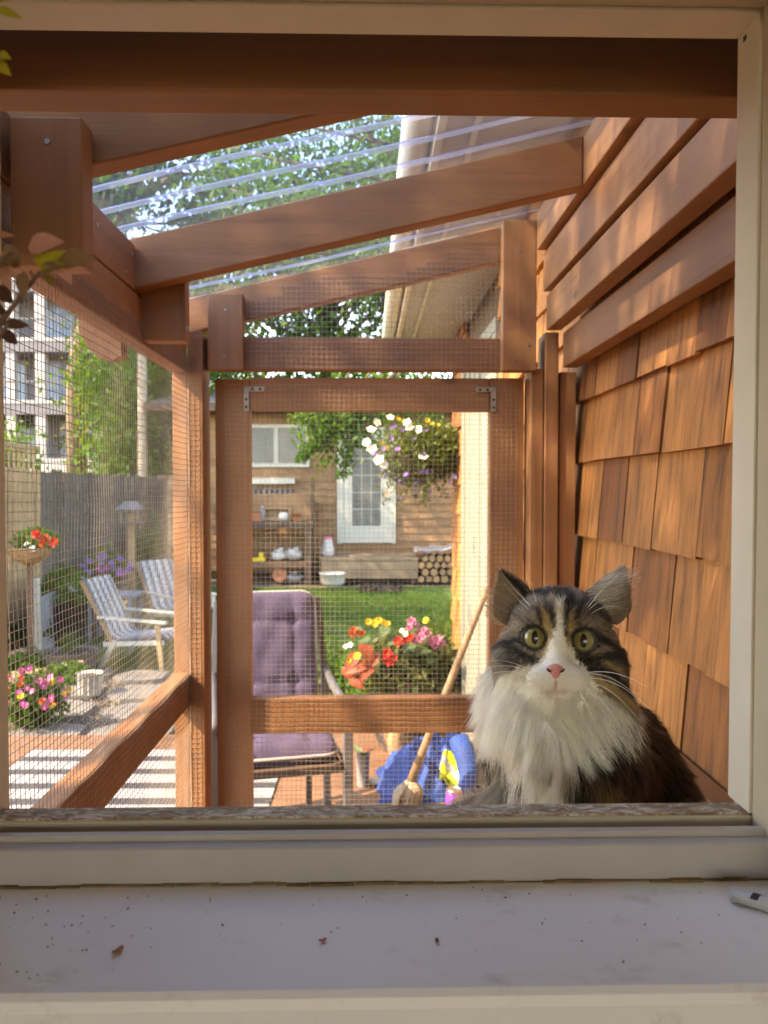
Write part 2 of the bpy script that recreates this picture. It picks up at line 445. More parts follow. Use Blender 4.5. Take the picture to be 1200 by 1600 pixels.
# ------------------------------------------------------------------ ground
GZ, DZ = -1.60, -1.50
def sheet(name, x0,x1,y0,y1,z,mat,nx=1,ny=1,amp=0,**k):
    m = MB(); vs=[]; fs=[]
    for j in range(ny+1):
        for i in range(nx+1):
            x=x0+(x1-x0)*i/nx; y=y0+(y1-y0)*j/ny
            vs.append((x,y,z+amp*(math.sin(x*2.1+y)+math.sin(y*1.7-x*.6))))
    for j in range(ny):
        for i in range(nx):
            a=j*(nx+1)+i; fs.append((a,a+1,a+nx+2,a+nx+1))
    return m.add(vs,fs).build(name,mat,**k)
sheet("ground",-300,300,-300,500,GZ-.03,DIRT,kind="structure")
sheet("lawn",-2.95,6,6.75,12.6,GZ,LAWN,20,20,.008,kind="structure")
sheet("lawn",-.75,6,4.7,6.75,GZ,LAWN,20,8,.008,kind="structure")

# path of paving slabs beyond the deck
path = empty("path",(0,0,0),kind="structure")
for i,(x,y,w,d) in enumerate([(-1.55,5.0,.55,.42),(-2.12,5.02,.50,.45),(-1.0,5.05,.5,.45),(-1.62,5.5,.62,.44),(-2.25,5.55,.55,.5),(-1.02,5.56,.5,.46),
                              (-1.75,6.02,.6,.46),(-2.35,6.1,.5,.46),(-1.2,6.05,.42,.42),(-2.5,6.62,.6,.46),(-1.95,6.55,.45,.4)]):
    m = MB(); n=9
    rr = random.Random(i); vs=[]
    for k in range(n):
        a=2*math.pi*k/n+rr.uniform(-.15,.15)
        q = 1/max(abs(math.cos(a)),abs(math.sin(a)))**.8
        vs.append((x+w*.5*q*math.cos(a)*rr.uniform(.88,1), y+d*.5*q*math.sin(a)*rr.uniform(.88,1)))
    m.add([(a,b,GZ-.02) for a,b in vs]+[(a,b,GZ+.018) for a,b in vs],
          [tuple(range(n,2*n))]+[(k,(k+1)%n,n+(k+1)%n,n+k) for k in range(n)])
    m.build("paving_stone",STONE,path)
gr = RNG.uniform(size=(16000,3)); gr[:,0]=-2.6+gr[:,0]*2.3; gr[:,1]=4.66+gr[:,1]*2.2; gr[:,2]=GZ-.02+gr[:,2]*.012
link("gravel", quad_mesh("gravel", leaf_quads(gr,.022,.8,0), plain("gravel_stone",(.19,.175,.15),.9,.3,40)), None, kind="stuff",
     label="fine grey gravel between the paving stones beside the deck", cat="gravel")
# lawn blades (uncountable)
n=70000
g = np.stack([RNG.uniform(-2.35,1.2,n), 4.75+7.6*RNG.uniform(0,1,n)**1.5, np.full(n,GZ+.012)],1)
g=g[(g[:,0]>-.72)|(g[:,1]>6.8)]; n=len(g)
link("grass", quad_mesh("grass", leaf_quads(g,.055,.14,0,dirs=np.tile([0,0,1.0],(n,1))), LEAF_BLADE,
     np.repeat(RNG.uniform(.6,1.4,(n,1)),3,1)), None, kind="stuff",
     label="short sunlit lawn grass between the deck and the cottage", cat="grass")

# deck
deck = empty("deck",(0,0,DZ),kind="structure")
y = .62
while y < 4.62:
    MB().box(-2.75,.555,y,y+.134,-.035,0,.003).build("plank",DECKM,deck); y += .140
MB().box(-2.75,.555,4.665,4.70,-.10,-.002,.003).build("fascia",DECKM,deck)
MB().box(-2.7,.55,.7,4.6,-.12,-.04).build("joist_bed",SOIL,deck)

# ------------------------------------------------------------------ own house
house = empty("house",(0,0,0),label="cedar shingled house wall and eave forming a corner round the cat enclosure",cat="house")
m = MB()
m.box(-1.15,-.285,.505,.60,-1.6,1.0); m.box(.292,3.2,.505,.60,-1.6,1.0)
m.box(-.285,.292,.505,.60,.35,1.0); m.box(-.285,.292,.505,.60,-1.6,-.275)
m.build("wall",ROOMW,house)
m = MB()
m.box(-1.15,-1.05,-3.2,.505,-1.6,1.0); m.box(2.4,2.5,-3.2,.505,-1.6,1.0)
m.box(-1.15,-1.0,-3.3,-3.2,-1.6,1.0); m.box(1.2,2.5,-3.3,-3.2,-1.6,1.0); m.box(-1.0,1.2,-3.3,-3.2,.7,1.0)  # unseen back wall; its opening is added to let in fill light
m.box(-1.0,1.2,-3.3,-3.2,-1.6,-1.0)
m.build("room_wall",ROOMW,house)
MB().box(-1.15,2.5,-3.3,.60,-1.66,-1.601).build("room_floor",PORCHW,house)
MB().box(-1.15,3.2,-3.3,.60,1.001,1.06).build("ceiling",ROOMW,house)
MB().box(-1.3,.02,.601,.70,.955,1.0).build("eave",SOFF,house)
# wing wall
MB().box(.575,.75,.601,4.95,-1.6,.955).build("wing_wall",BENCHW,house)
m = MB()
MB().box(.20,.75,.97,5.25,.955,.985).build("soffit",SOFF,house)
MB().box(.275,.292,.97,5.25,.940,.954,.002).build("soffit_trim",CREAM_L,house)
MB().box(.178,.199,.97,5.27,.925,1.03,.002).build("fascia",CREAM_L,house)
prof=[]
for k in range(9):
    a=math.pi+math.pi*k/8; prof.append((.135+.043*math.cos(a), 1.0+.055*math.sin(a)))
m=MB(); vs=[(x,.97,z) for x,z in prof]+[(x,5.3,z) for x,z in prof]
gut=m.add(vs,[(k,k+1,9+k+1,9+k) for k in range(8)]).build("gutter",CREAM_L,house,smooth=True)
md=gut.modifiers.new("s",'SOLIDIFY'); md.thickness=.003
m=MB(); m.add([(.18,.6,1.03),(.18,5.3,1.03),(3.2,5.3,1.7),(3.2,.6,1.7),(.18,.6,1.06),(.18,5.3,1.06),(3.2,5.3,1.73),(3.2,.6,1.73)],
   [(0,1,2,3),(4,7,6,5),(0,4,5,1),(3,2,6,7),(0,3,7,4),(1,5,6,2)]).build("roof",ROOFM,house)
m=MB(); m.add([(-1.3,.71,1.04),(.17,.71,1.04),(.17,-3.4,1.9),(-1.3,-3.4,1.9),(-1.3,.71,1.07),(.17,.71,1.07),(.17,-3.4,1.93),(-1.3,-3.4,1.93)],
   [(0,3,2,1),(4,5,6,7),(0,1,5,4),(2,3,7,6),(0,4,7,3),(1,2,6,5)]).build("roof",ROOFM,house)
# white glazed door in the wing wall past the enclosure, seen at a grazing angle
wd = MB().box(.545,.574,3.20,4.37,-1.5,.70,.003).build("side_door",WHITE2,house)
for y0,y1,x in [(3.2,3.30,.530),(4.28,4.372,.530),(3.34,3.40,.537),(3.72,3.80,.535),(3.92,3.98,.539),(4.10,4.16,.537)]:
    MB().box(x,x+.02,y0,y1,-1.5,.66,.002).build("door_trim",WHITE2,wd)
MB().box(.528,.56,3.2,4.372,.661,.72,.002).build("head_casing",WHITE2,wd)
# shingles: seen courses shingle by shingle
SX=.536
def uy(u): return SX*1200/(u-575)
def shingle(y0,y1,zb,zt,x=SX,rr=random):
    j=rr.uniform(-.003,.003); t=rr.uniform(-.0025,.0025)
    a=(y0+.0017,y1-.0017); 
    vs=[(x+t,a[0],zb+j),(x+t,a[1],zb+j+rr.uniform(-.002,.002)),(x+.035,a[1],zb+j),(x+.035,a[0],zb+j),
        (x+.016+t,a[0],zt),(x+.016+t,a[1],zt),(x+.035,a[1],zt),(x+.035,a[0],zt)]
    return vs,[(0,3,2,1),(4,5,6,7),(0,1,5,4),(1,2,6,5),(2,3,7,6),(3,0,4,7)]
sh_wall = MB().box(.572,.5745,.61,3.19,-1.58,.95).build("shingle_backing",BENCHW,house)
rows = [(.223,.400,[915,929,962,994,1040,1086,1135,1190]),
        (.069,.236,[910,929,959,993,1034,1078,1132,1185]),
        (-.114,.082,[936,974,1019,1090,1131,1180]),
        (-.2925,-.10,[926,950,984,1018,1049,1111,1170]),
        (-.470,-.28,[920,962,1006,1070,1148,1205])]
sr = random.Random(3)
for zb,zt,us in rows:
    ys=[1.955]+sorted([uy(u) for u in us],reverse=True)
    y=ys[-1]
    while y>.68: y-=sr.uniform(.09,.17); ys.append(max(y,.61))
    y=1.955
    head=[]
    while y<3.15: y+=sr.uniform(.09,.17); head.append(min(y,3.19))
    ys = sorted(set(head+ys))
    for a,b in zip(ys[:-1],ys[1:]):
        if b-a<.008: continue
        v,f=shingle(a,b,zb,zt,rr=sr); MB().add(v,f).build("shingle",CEDAR,sh_wall)
m=MB()
zs=[-1.58+.166*k for k in range(7)]+[.40,.55,.70,.83]
for zb in zs:
    zt=zb+.175 if zb>0 else min(zb+.175,-.468); y=.61
    while y<3.18:
        w=sr.uniform(.09,.18); v,f=shingle(y,min(y+w,3.19),zb,zt,rr=sr); m.add(v,f); y+=w
m.build("shingle_rest",CEDAR,house,kind="stuff")
zb=-1.52; k=0
while zb<.93:
    y=4.38
    while y<4.94:
        w=sr.uniform(.11,.17); e=min(y+w,4.955)
        if e-y>.03:
            v,f=shingle(y,e,zb,zb+.19,x=SX+.0,rr=sr); MB().add(v,f).build("shingle",CEDAR,sh_wall)
        y+=w
    zb+=.172
# ------------------------------------------------------------------ window we look through
win = empty("window",(0,.5,-.26),label="open sliding window with cream frame and a dusty white sill",cat="window")
def wpart(mb,name,mat): 
    for i,v in enumerate(mb.v): mb.v[i]=(v[0],v[1]-.5,v[2]+.26)
    return mb.build(name,mat,win)
o=wpart(MB().extrude_x([(.393,-.260),(.3895,-.2625),(.3885,-.268),(.390,-.286),(.4,-.289),(.505,-.289),(.505,-.2605),(.499,-.2600)],-.62,.62),"sill",SILL)
o=wpart(MB().extrude_x([(.500,-.289),(.500,-.2365),(.5012,-.2354),(.5105,-.2354),(.511,-.2348),(.511,-.2316),(.5115,-.2312),(.5165,-.2312),(.5165,-.289)],-.50,.50),"track",WINFR)
o=wpart(MB().extrude_x([(.517,-.289),(.517,-.246),(.5295,-.2445),(.5300,-.2304),(.531,-.2297),(.5495,-.2303),(.5500,-.24),(.5500,-.289)],-.262,.285),"bottom_rail",CREAM)
o=wpart(MB().extrude_x([(.5312,-.2296),(.5312,-.2283),(.5505,-.2289),(.5520,-.231),(.5520,-.25),(.5503,-.25),(.5497,-.2302)],-.262,.268),"outer_sill",WORN)
m=MB(); cr0=random.Random(6); x=-.5
while x<.5:                                   # ragged line of grime where the frame meets the sill
    w=cr0.uniform(.006,.03); d_=cr0.uniform(.0008,.0034); m.box(x,x+w-.0004,.4998-d_,.4999,-.2599,-.2599+cr0.uniform(.0006,.0018)); x+=w
wpart(m,"caulk_line",GRIME)["kind"]="stuff"
wpart(MB().box(.2705,.292,.40,.5298,-.26,.35,.001),"jamb",CREAM)
wpart(MB().box(.2685,.292,.5302,.562,-.2285,.35,.001),"jamb_stop",CREAM_L)
wpart(MB().box(-.285,-.2625,.5166,.562,-.25,.35,.001),"jamb",CREAM_L)
wpart(MB().box(-.285,.2704,.40,.5298,.329,.351,.001),"head",CREAM)
wpart(MB().box(-.2624,.2684,.5302,.562,.3268,.351,.001),"head_stop",CREAM_L)
wpart(MB().box(.258,.2703,.470,.505,.3205,.3285,.0015),"catch_plate",CREAM_L)
for z in (.335,):
    wpart(MB().box(.2675,.2684,.5485,.552,.319,.3225,.0002),"screw",BLACKM)

# crumbs of dirt lying on the sill
dr = np.random.default_rng(11); n=120
c = np.stack([dr.uniform(-.27,.27,n)**1, .395+.10*dr.beta(2,1.3,n), np.full(n,-.2592)],1)
c[:45,0]=dr.uniform(-.25,-.12,45)
V=leaf_quads(c,.0019,.55,0,rng=dr); V[:,:,2]=np.clip(V[:,:,2],-.2598,-.2575)
link("dirt_crumbs",quad_mesh("dirt_crumbs",V,plain("crumb",(.09,.06,.04),.9,.4,90)),None,kind="stuff",
     label="tiny dark dirt crumbs scattered over the white sill",cat="dirt")
def petal_at(u,v,name,mat,size,label,cat,rot=.4):
    p=PZ(u,v,-.2588); m=MB(); n=8
    vs=[];
    for i in range(n):
        a=2*math.pi*i/n; vs.append((p.x+size*(math.cos(a)*math.cos(rot)-.55*math.sin(a)*math.sin(rot)),p.y+size*(math.cos(a)*math.sin(rot)+.55*math.sin(a)*math.cos(rot)),p.z+size*.35*abs(math.cos(a))))
    m.add(vs+[(p.x,p.y,p.z+.0002)]+[(a,b,z-.0005) for a,b,z in vs],[(i,(i+1)%n,n) for i in range(n)]+[((i+1)%n,i,n+1+i,n+1+(i+1)%n) for i in range(n)])
    return m.build(name,mat,label=label,cat=cat)
petal_at(504,1469,"dry_petal",plain("dried_petal",(.42,.12,.08),.7,.3,200),.0026,"single dried reddish petal fallen on the white sill","petal")
petal_at(184,1486,"rust_fleck",plain("rust_fleck",(.36,.17,.09),.9,.3,200),.004,"rusty brown fleck on the white sill","fleck",1.0)
petal_at(683,1470,"dry_seed",plain("dry_seed",(.16,.11,.08),.9,.3,200),.0022,"small grey seed husk lying on the white sill","seed",1.7)
# striped paper straw
a=PZ(1143,1397,-.2553); b=PZ(1290,1438,-.2553); d=(b-a).normalized()
st=empty("paper_straw",a,label="white straw with black dashes lying on the sill corner",cat="straw")
MB().tube([(0,0,0),(b-a)*.5,(b-a)],.0045,14).build("tube",PLASTW,st,smooth=True)
for k in range(6):
    q=.011+.0175*k; ring=[]
    pts=[d*(q+.004*s) for s in (0,1)]
    m=MB(); 
    side=Vector((0,0,1)).cross(d).normalized(); up=d.cross(side)
    vs=[]
    for s in range(2):
        for t in range(7):
            an=R(-60+25*t+18*(k%2)); vs.append(d*(q+.0045*s+.0035*t/6)+(up*math.cos(an)+side*math.sin(an))*.00465)
    m.add(vs,[(t,t+1,7+t+1,7+t) for t in range(6)]).build("dash",BLACKM,st)

# ------------------------------------------------------------------ cat enclosure
enc = empty("cat_enclosure",(0,0,DZ),label="brown stained timber cat enclosure with wire mesh and clear corrugated roof",cat="cat enclosure")
def eb(name,ax,x0,x1,y0,y1,z0,z1,bev=.003):
    return MB().box(x0,x1,y0,y1,z0-DZ,z1-DZ,bev).build(name,MW[ax],enc)
SL=.233
def zb(X): return .39+SL*(X+.45)
def rafter(name,y0,y1,x0=-.56,x1=.4205,h=.098,dz=0.0):
    m=MB(); vs=[]
    for y in (y0,y1):
        vs+=[(x0,y,zb(x0)+dz-DZ),(x1,y,zb(x1)+dz-DZ),(x1,y,zb(x1)+h+dz-DZ),(x0,y,zb(x0)+h+dz-DZ)]
    m.add(vs,[(0,1,2,3),(7,6,5,4),(0,4,5,1),(1,5,6,2),(2,6,7,3),(3,7,4,0)])
    o=m.build(name,MW[0],enc)
    bv=o.modifiers.new("b",'BEVEL'); bv.width=.003; bv.segments=2
    return o
rafter("rafter",.998,1.036); rafter("rafter",1.510,1.548); rafter("rafter",1.970,2.008,h=.088,dz=.008)
eb("beam",0,-.52,.535,.630,.668,.320,.462)
# stub blocks beside the rafters, inside
eb("block",2,-.4365,-.349,.957,.9955,.2735,.455); eb("block",2,-.4520,-.364,1.5495,1.5875,.2965,.43)
# sawn rafter tails, outside
for y0 in (1.04,1.55):
    m=MB(); pr=[(-.4915,.47),(-.4915,.268),(-.508,.258),(-.535,.262),(-.556,.280),(-.572,.31),(-.58,.36),(-.58,.45)]
    k=len(pr); vs=[(x,y0,z-DZ) for x,z in pr]+[(x,y0+.038,z-DZ) for x,z in pr]
    m.add(vs,[tuple(range(k)),tuple(range(2*k-1,k-1,-1))]+[(i,(i+1)%k,k+(i+1)%k,k+i) for i in range(k)]).build("corbel",MW[2],enc)
# left wall
eb("top_plate",1,-.488,-.450,.60,1.928,.290,.3815)
eb("blocking",1,-.488,-.450,.602,.996,.3855,.472); eb("blocking",1,-.488,-.450,1.038,1.508,.3855,.472); eb("blocking",1,-.488,-.450,1.550,1.928,.3855,.472)
eb("rail",1,-.488,-.450,.60,1.928,-.5445,-.459)
eb("bottom_rail",1,-.488,-.450,.60,1.928,-1.498,-1.41)
eb("corner_post",2,-.450,-.4115,1.930,2.020,-1.498,.394)
eb("post",2,-.488,-.4505,1.930,2.020,-1.498,.30)
eb("post",2,-.488,-.450,.602,.64,-1.40,.288)
# far wall over the door
eb("post",2,.337,.4225,1.928,1.9655,.2975,.672); eb("post",2,-.398,-.311,1.928,1.9655,.2975,.487)
eb("header",0,-.41,.42,1.970,2.008,.304,.387)
eb("door_jamb",2,.411,.444,1.940,2.02,-1.498,.305); eb("door_jamb",2,.446,.481,1.935,2.02,-1.498,.396); eb("door_jamb",2,.4865,.528,1.945,2.02,-1.498,.298)
# stacked boards on the house wall
eb("wall_board",1,.421,.459,.60,1.926,.596,.690); eb("wall_board",1,.438,.476,.60,1.926,.494,.588)
eb("wall_board",1,.446,.484,.60,1.926,.398,.484); eb("wall_board",1,.488,.526,.60,1.926,.305,.392)
eb("spacer",1,.492,.530,1.70,1.78,.3925,.40,.001)
# wire mesh
def wires(mb, fn, a_vals, b_lo, b_hi, step, r):
    """fn(a,b)->point; one wire along b for each a (b_lo/b_hi may depend on a)"""
    for a in a_vals:
        lo = b_lo(a) if callable(b_lo) else b_lo; hi = b_hi(a) if callable(b_hi) else b_hi
        if hi-lo < .01: continue
        k=max(2,int((hi-lo)/step)); pts=[fn(a,lo+(hi-lo)*i/k) for i in range(k+1)]
        mb.tube(pts,r,4,False)
PT=.0127; WR=.00056
def wob(a,b,s): return .0011*math.sin(a*31+s)+.0010*math.sin(b*23+a*7+s)+.0005*math.sin(b*71-a*13)
m=MB()
fL=lambda y,z: (-.4464+1.0*wob(y,z,0), y+wob(z,y,2), z+.8*wob(y,z,4)-DZ)
ys=[.62+PT*i for i in range(int((1.948-.62)/PT)+1)]; zs=[-1.45+PT*i for i in range(int((.332+1.45)/PT)+1)]
wires(m,lambda a,b:fL(a,b),ys,-1.45,.332,.05,WR); wires(m,lambda a,b:fL(b,a),zs,.62,1.948,.05,WR)
m.build("wire_mesh",WIRE,enc,kind="stuff")
m=MB()
fF=lambda x,z: (x+.4*wob(z,x,1), 1.9682+.5*wob(x,z,1)-.0008, z+.4*wob(x,z,3)-DZ)
xs=[-.308+PT*i for i in range(51)]; zs=[.312+PT*i for i in range(26)]
top=lambda x: .312+PT*math.floor((zb(x)+.055-.312+.02*math.sin(math.floor((x+.3)/.07)))/PT)
wires(m,lambda a,b:fF(a,b),xs,.306,lambda x:min(top(x),.60)+.003,.05,WR)
for z in zs:
    xl=[x for x in xs if top(x)>=z-.001]
    if len(xl)>1: wires(m,lambda a,b:fF(b,a),[z],xl[0]-.003,xl[-1]+.003,.05,WR)
m.build("wire_mesh",WIRE,enc,kind="stuff")
m=MB()                                      # strip of mesh folded round the corner post
fC=lambda x,z: (x,1.9288+.0004*math.sin(z*40),z+.3*wob(x,z,3)-DZ)
wires(m,lambda a,b:fC(a,b),[-.4465+PT*i for i in range(3)],-1.45,.33,.1,WR)
wires(m,lambda a,b:fC(b,a),[-1.45+PT*i for i in range(141)],-.4485,-.4195,.02,WR)
m.build("wire_mesh",WIRE,enc,kind="stuff")
# corrugated roof panel
nx,ny=10,520; vs=[];fs=[]
for i in range(nx+1):
    x=-.64+(1.09)*i/nx
    for j in range(ny+1):
        y=.605+1.50*j/ny; ph=(y-.605)/.076*2*math.pi
        w=-1+2*math.exp(-(((y-.605)%.0915-.0457)/.0085)**2)
        vs.append((x,y,zb(x)+.098+.008+.0045*w+.002*math.sin(x*9+y*3)-DZ))
for i in range(nx):
    for j in range(ny):
        a=i*(ny+1)+j; fs.append((a,a+ny+1,a+ny+2,a+1))
pm_=MB().add(vs,fs)
for q,f in enumerate(fs):                    # ribs, tinted violet for the sky they reflect
    yc=vs[f[0]][1]; pm_.m[q]=1 if abs((yc-.605)%.0915-.0457)<.0085 else 0
pm_.build("roof_panel",[POLY,RIB],enc,smooth=True)
# screws
def screw(p,n,parent=enc):
    n=Vector(n); p=Vector(p)-Vector((0,0,DZ))
    MB().tube([p-n*.002,p+n*.0012],[.0042,.0036],10).build("screw",STEEL,parent)
for u,v,Y in [(74,221,.957),(206,497,.0)]:
    if Y: q=P(u,v,Y); screw(q,(0,-1,0))
for u,v,Y in [(352,484,1.928),(350,556,1.928),(812,392,1.928),(826,539,1.928),(803,562,1.928),(292,513,1.5495)]:
    screw(P(u,v,Y),(0,-1,0))
for y,z in [(.9,.42),(1.3,.44),(1.46,.405),(1.49,.45)]: screw((-.450,y,z),(1,0,0))

# ------------------------------------------------------------------ screen door of the enclosure
door = empty("screen_door",(0,1.99,DZ),label="narrow brown screen door with wire mesh and steel corner brackets",cat="screen door")
def dbx(name,ax,x0,x1,y0,y1,z0,z1,mat=None,bev=.003):
    return MB().box(x0,x1,y0-1.99,y1-1.99,z0-DZ,z1-DZ,bev).build(name,mat or MW[ax],door)
dbx("stile",2,-.393,-.304,1.9905,2.0285,-1.46,.284); dbx("stile",2,.3155,.4045,1.9905,2.0285,-1.46,.289)
dbx("rail",0,-.303,.3145,1.990,2.028,.203,.288); dbx("rail",0,-.303,.3145,1.992,2.030,-.638,-.545); dbx("rail",0,-.303,.3145,1.990,2.028,-1.46,-1.37)
m=MB(); fD=lambda x,z:(x+.5*wob(z,x,5), 1.9885-1.99+.5*wob(x,z,6)-.0006, z+.5*wob(x,z,7)-DZ)
xs=[-.366+PT*i for i in range(60)]; zs=[-1.42+PT*i for i in range(134)]
wires(m,lambda a,b:fD(a,b),xs,-1.42,.270,.05,WR); wires(m,lambda a,b:fD(b,a),zs,-.368,.386,.05,WR)
m.build("wire_mesh",WIRE,door,kind="stuff")
for sx,xc in ((1,-.3185),(-1,.331)):
    m=MB(); z0=.252
    m.box(min(xc,xc+sx*.052),max(xc,xc+sx*.052),-.0045,-.0025,z0-DZ,z0+.0125-DZ); m.box(min(xc,xc+sx*.0125),max(xc,xc+sx*.0125),-.0045,-.0025,z0-.05-DZ,z0-.0003-DZ)
    br=m.build("bracket",STEEL,door)
    for x,z in [(xc+sx*.022,z0+.006),(xc+sx*.042,z0+.006),(xc+sx*.006,z0-.02),(xc+sx*.006,z0-.04)]:
        MB().tube([(x,-.006,z-DZ),(x,-.004,z-DZ)],.0035,8).build("screw",BLACKM,br)
# shelf the cat sits on, with ledger on the house wall
sh = empty("cat_shelf",(.2,.85,-.45),label="brown wooden ledge under the cat along the shingle wall",cat="shelf")
for i in range(3): MB().box(-.21,.29,-.235+.125*i,-.235+.125*i+.12,-.03,-.0005,.003).build("plank",MW[0],sh)
MB().box(.291,.333,-.235,1.05,-.04,.002,.003).build("ledger",MW[1],sh)
for x in (-.2,.27): MB().box(x,x+.03,-.23,-.19,-1.05,-.031,.002).build("leg",MW[2],sh)

# ------------------------------------------------------------------ helpers for plants and pots
def flower_mesh(name, mats, petals=6, r=.5, cup=.15, layers=1, wid=.55):
    m=MB(); m.cur=0
    for l in range(layers):
        rl=r*(1-.3*l)
        for k in range(petals):
            a=2*math.pi*(k+.5*l)/petals; d=Vector((math.cos(a),math.sin(a),0)); s=Vector((-d.y,d.x,0))
            z=cup*r*(1+l)
            m.add([d*rl*.08, d*rl*.6+s*rl*wid*.5+Vector((0,0,z*.7)), d*rl+Vector((0,0,z)), d*rl*.6-s*rl*wid*.5+Vector((0,0,z*.7))],[(0,1,2,3)])
    m.cur=1
    m.lathe([(r*.16,.01*r),(r*.14,.14*r),(r*.05,.2*r)],n=7)
    me=m.mesh(name)
    for x in mats: me.materials.append(x)
    me.polygons.foreach_set("material_index", m.m)
    return me
FL = {k:flower_mesh("flower_"+k,mm,p,.5,c,l,w) for k,(mm,p,c,l,w) in dict(
    red=([RED,YELLOW],6,.5,2,.6), orange=([ORANGE,YELLOW],8,.3,3,.5), pink=([PINK,MAGENTA],6,.35,2,.75), yellow=([YELLOW,ORANGE],9,.2,2,.45),
    white=([WHITEP,YELLOW],5,.1,1,.95), violet=([VIOLET,VIOLET],5,.25,1,.8), magenta=([MAGENTA,WHITEP],5,.2,1,.95)).items()}
def look(loc,nrm,s,roll=0):
    q=Vector(nrm).to_track_quat('Z','Y'); return Matrix.Translation(loc)@(q.to_matrix()@Matrix.Rotation(roll,3,'Z')).to_4x4()@Matrix.Diagonal((s,s,s,1))
def flowers(parent, kind, pts, size, rr, cen=None, name="flower"):
    for p in pts:
        p=Vector(p); nrm=Vector((rr.uniform(-.6,.6),-1+rr.uniform(-.3,.4),rr.uniform(.1,1)))
        link(name, FL[kind], None, parent, look(p,nrm,size*rr.uniform(.8,1.2),rr.uniform(0,6)))
def pot_prof(r0,r1,h,rim=.0,t=.012):
    return [(r0*.98,0),(r0,.004),(r1,h-.001),(r1+rim,h),(r1+rim-t,h),(r1-t*1.2,h-.02),(r0*.6,h-.03)]
def big_leaf(name,L,W,fold=.18,droop=.3,n=6):
    m=MB(); vs=[]; fs=[]
    for i in range(n+1):
        t=i/n; w=W*.5*math.sin(math.pi*min(1,t**.75))*(1 if i<n else 0)
        z=-droop*L*t*t
        vs+=[(-w,L*t,z+fold*w),(0,L*t,z),(w,L*t,z+fold*w)]
    for i in range(n):
        a=3*i; fs+=[(a,a+1,a+4,a+3),(a+1,a+2,a+5,a+4)]
    me=m.add(vs,fs).mesh(name); me.polygons.foreach_set("use_smooth",[True]*len(me.polygons)); return me
def leafcol(name,c,trans=.25):
    m=leafmat(name,c,trans); n=m.node_tree
    for l in list(n.links):
        if l.from_node.type=='ATTRIBUTE': 
            t=l.to_socket; n.links.remove(l)
            n.links.new(ramp(n,noise(n,coords(n,(30,30,30)),1,4),[(.3,(.75,.75,.75)),(.7,(1.2,1.2,1.2))]),t)
    return m
BL_GREEN=leafcol("broad_green",(.075,.12,.045)); BL_CORAL=leafcol("coleus_coral",(.27,.055,.02)); BL_SUCC=leafcol("succulent",(.17,.25,.14),.05)
BL_INCH=leafcol("inch_plant",(.26,.16,.11),.35); BL_INCHG=leafcol("inch_plant_lime",(.36,.34,.05),.4); BL_PINK=leafcol("inch_plant_pink",(.55,.28,.28),.35)
BL_DARK=leafcol("inch_plant_dark",(.13,.06,.05),.3)

# ------------------------------------------------------------------ house plant on the sill at the left
hp = empty("houseplant",(-.365,.448,-.26),label="trailing inch plant with pink, lime and dark red leaves at window edge",cat="houseplant")
MB().lathe(pot_prof(.032,.042,.085,.003,.004),n=28).build("pot",TERRA,hp,smooth=True)
MB().lathe([(.038,.062),(.036,.068),(.01,.07)],n=20).build("soil",SOIL,hp)
b0=Vector((-.365,.448,-.26)); pr=random.Random(5)
def stem_pts(a,b,bow):
    return [Vector(a).lerp(Vector(b),t)+Vector((0,0,bow*math.sin(math.pi*t))) for t in [i/8 for i in range(9)]]
leafm={k:big_leaf("leaf_"+k,1,w,.3,.25) for k,w in (("a",.42),("b",.34))}
mats={"p":BL_PINK,"l":BL_INCHG,"d":BL_DARK,"m":BL_INCH}
lm={(g,k):None for g in leafm for k in mats}
for (g,k) in lm:
    me=leafm[g].copy(); me.materials.append(mats[k]); lm[(g,k)]=me
YP=.37
ends=[(P(62,425,YP),.03),(P(18,395,YP-.01),.05),(P(14,505,YP),.02),(P(4,95,YP),.06)]
for e,bow in ends:
    pts=[p-b0 for p in stem_pts(b0+Vector((pr.uniform(-.01,.01),0,.07)), e, bow)]
    MB().tube(pts,[.0016]*8+[.0009],6).build("stem",BL_INCH,hp,smooth=True)
def hleaf(u0,v0,u1,v1,k,Y=YP,wid=1.0,g="a",face=(0,-1,.25)):
    a=P(u0,v0,Y)-b0; c=P(u1,v1,Y+pr.uniform(-.012,.012))-b0; d=c-a; L=d.length; y=d.normalized()
    z=Vector(face); z=(z-y*z.dot(y)).normalized(); x=y.cross(z)
    M=Matrix((x*L*wid,y*L,z*L)).transposed().to_4x4(); M.translation=a
    link("leaf",lm[(g,k)],None,hp,M)
for a in [(-8,372,24,358,'p'),(-6,392,12,450,'p'),(10,380,28,420,'m'),(44,387,88,370,'p'),(60,420,94,388,'l'),(62,415,58,388,'l'),(70,424,96,408,'l'),(66,430,92,446,'l'),(64,424,88,412,'m'),
          (92,408,140,397,'m'),(96,410,106,436,'p'),(22,420,30,400,'m'),(36,424,34,462,'m'),(44,425,60,440,'p'),(-10,445,26,478,'d'),(4,508,46,504,'d'),(2,512,30,544,'d'),(-4,470,8,506,'d'),(-6,410,20,405,'m'),
          (-8,100,10,108,'l'),(-6,90,8,82,'l'),(-8,15,34,22,'l'),(-6,5,14,-6,'l')]:
    hleaf(*a,wid=pr.uniform(1.0,1.4))

# ------------------------------------------------------------------ rug, chair, planter and small things on the deck
RUG=striped("striped_rug",(.28,.28,.285),(.035,.035,.04),1,1/.195,.60)
rug=MB().box(-.73,.73,-.89,.89,.002,.010,.002).build("striped_rug",RUG,label="black and white striped outdoor rug on the deck",cat="rug")
rug.location=(-1.20,3.50,DZ); rug.rotation_euler=(0,0,R(-.6))

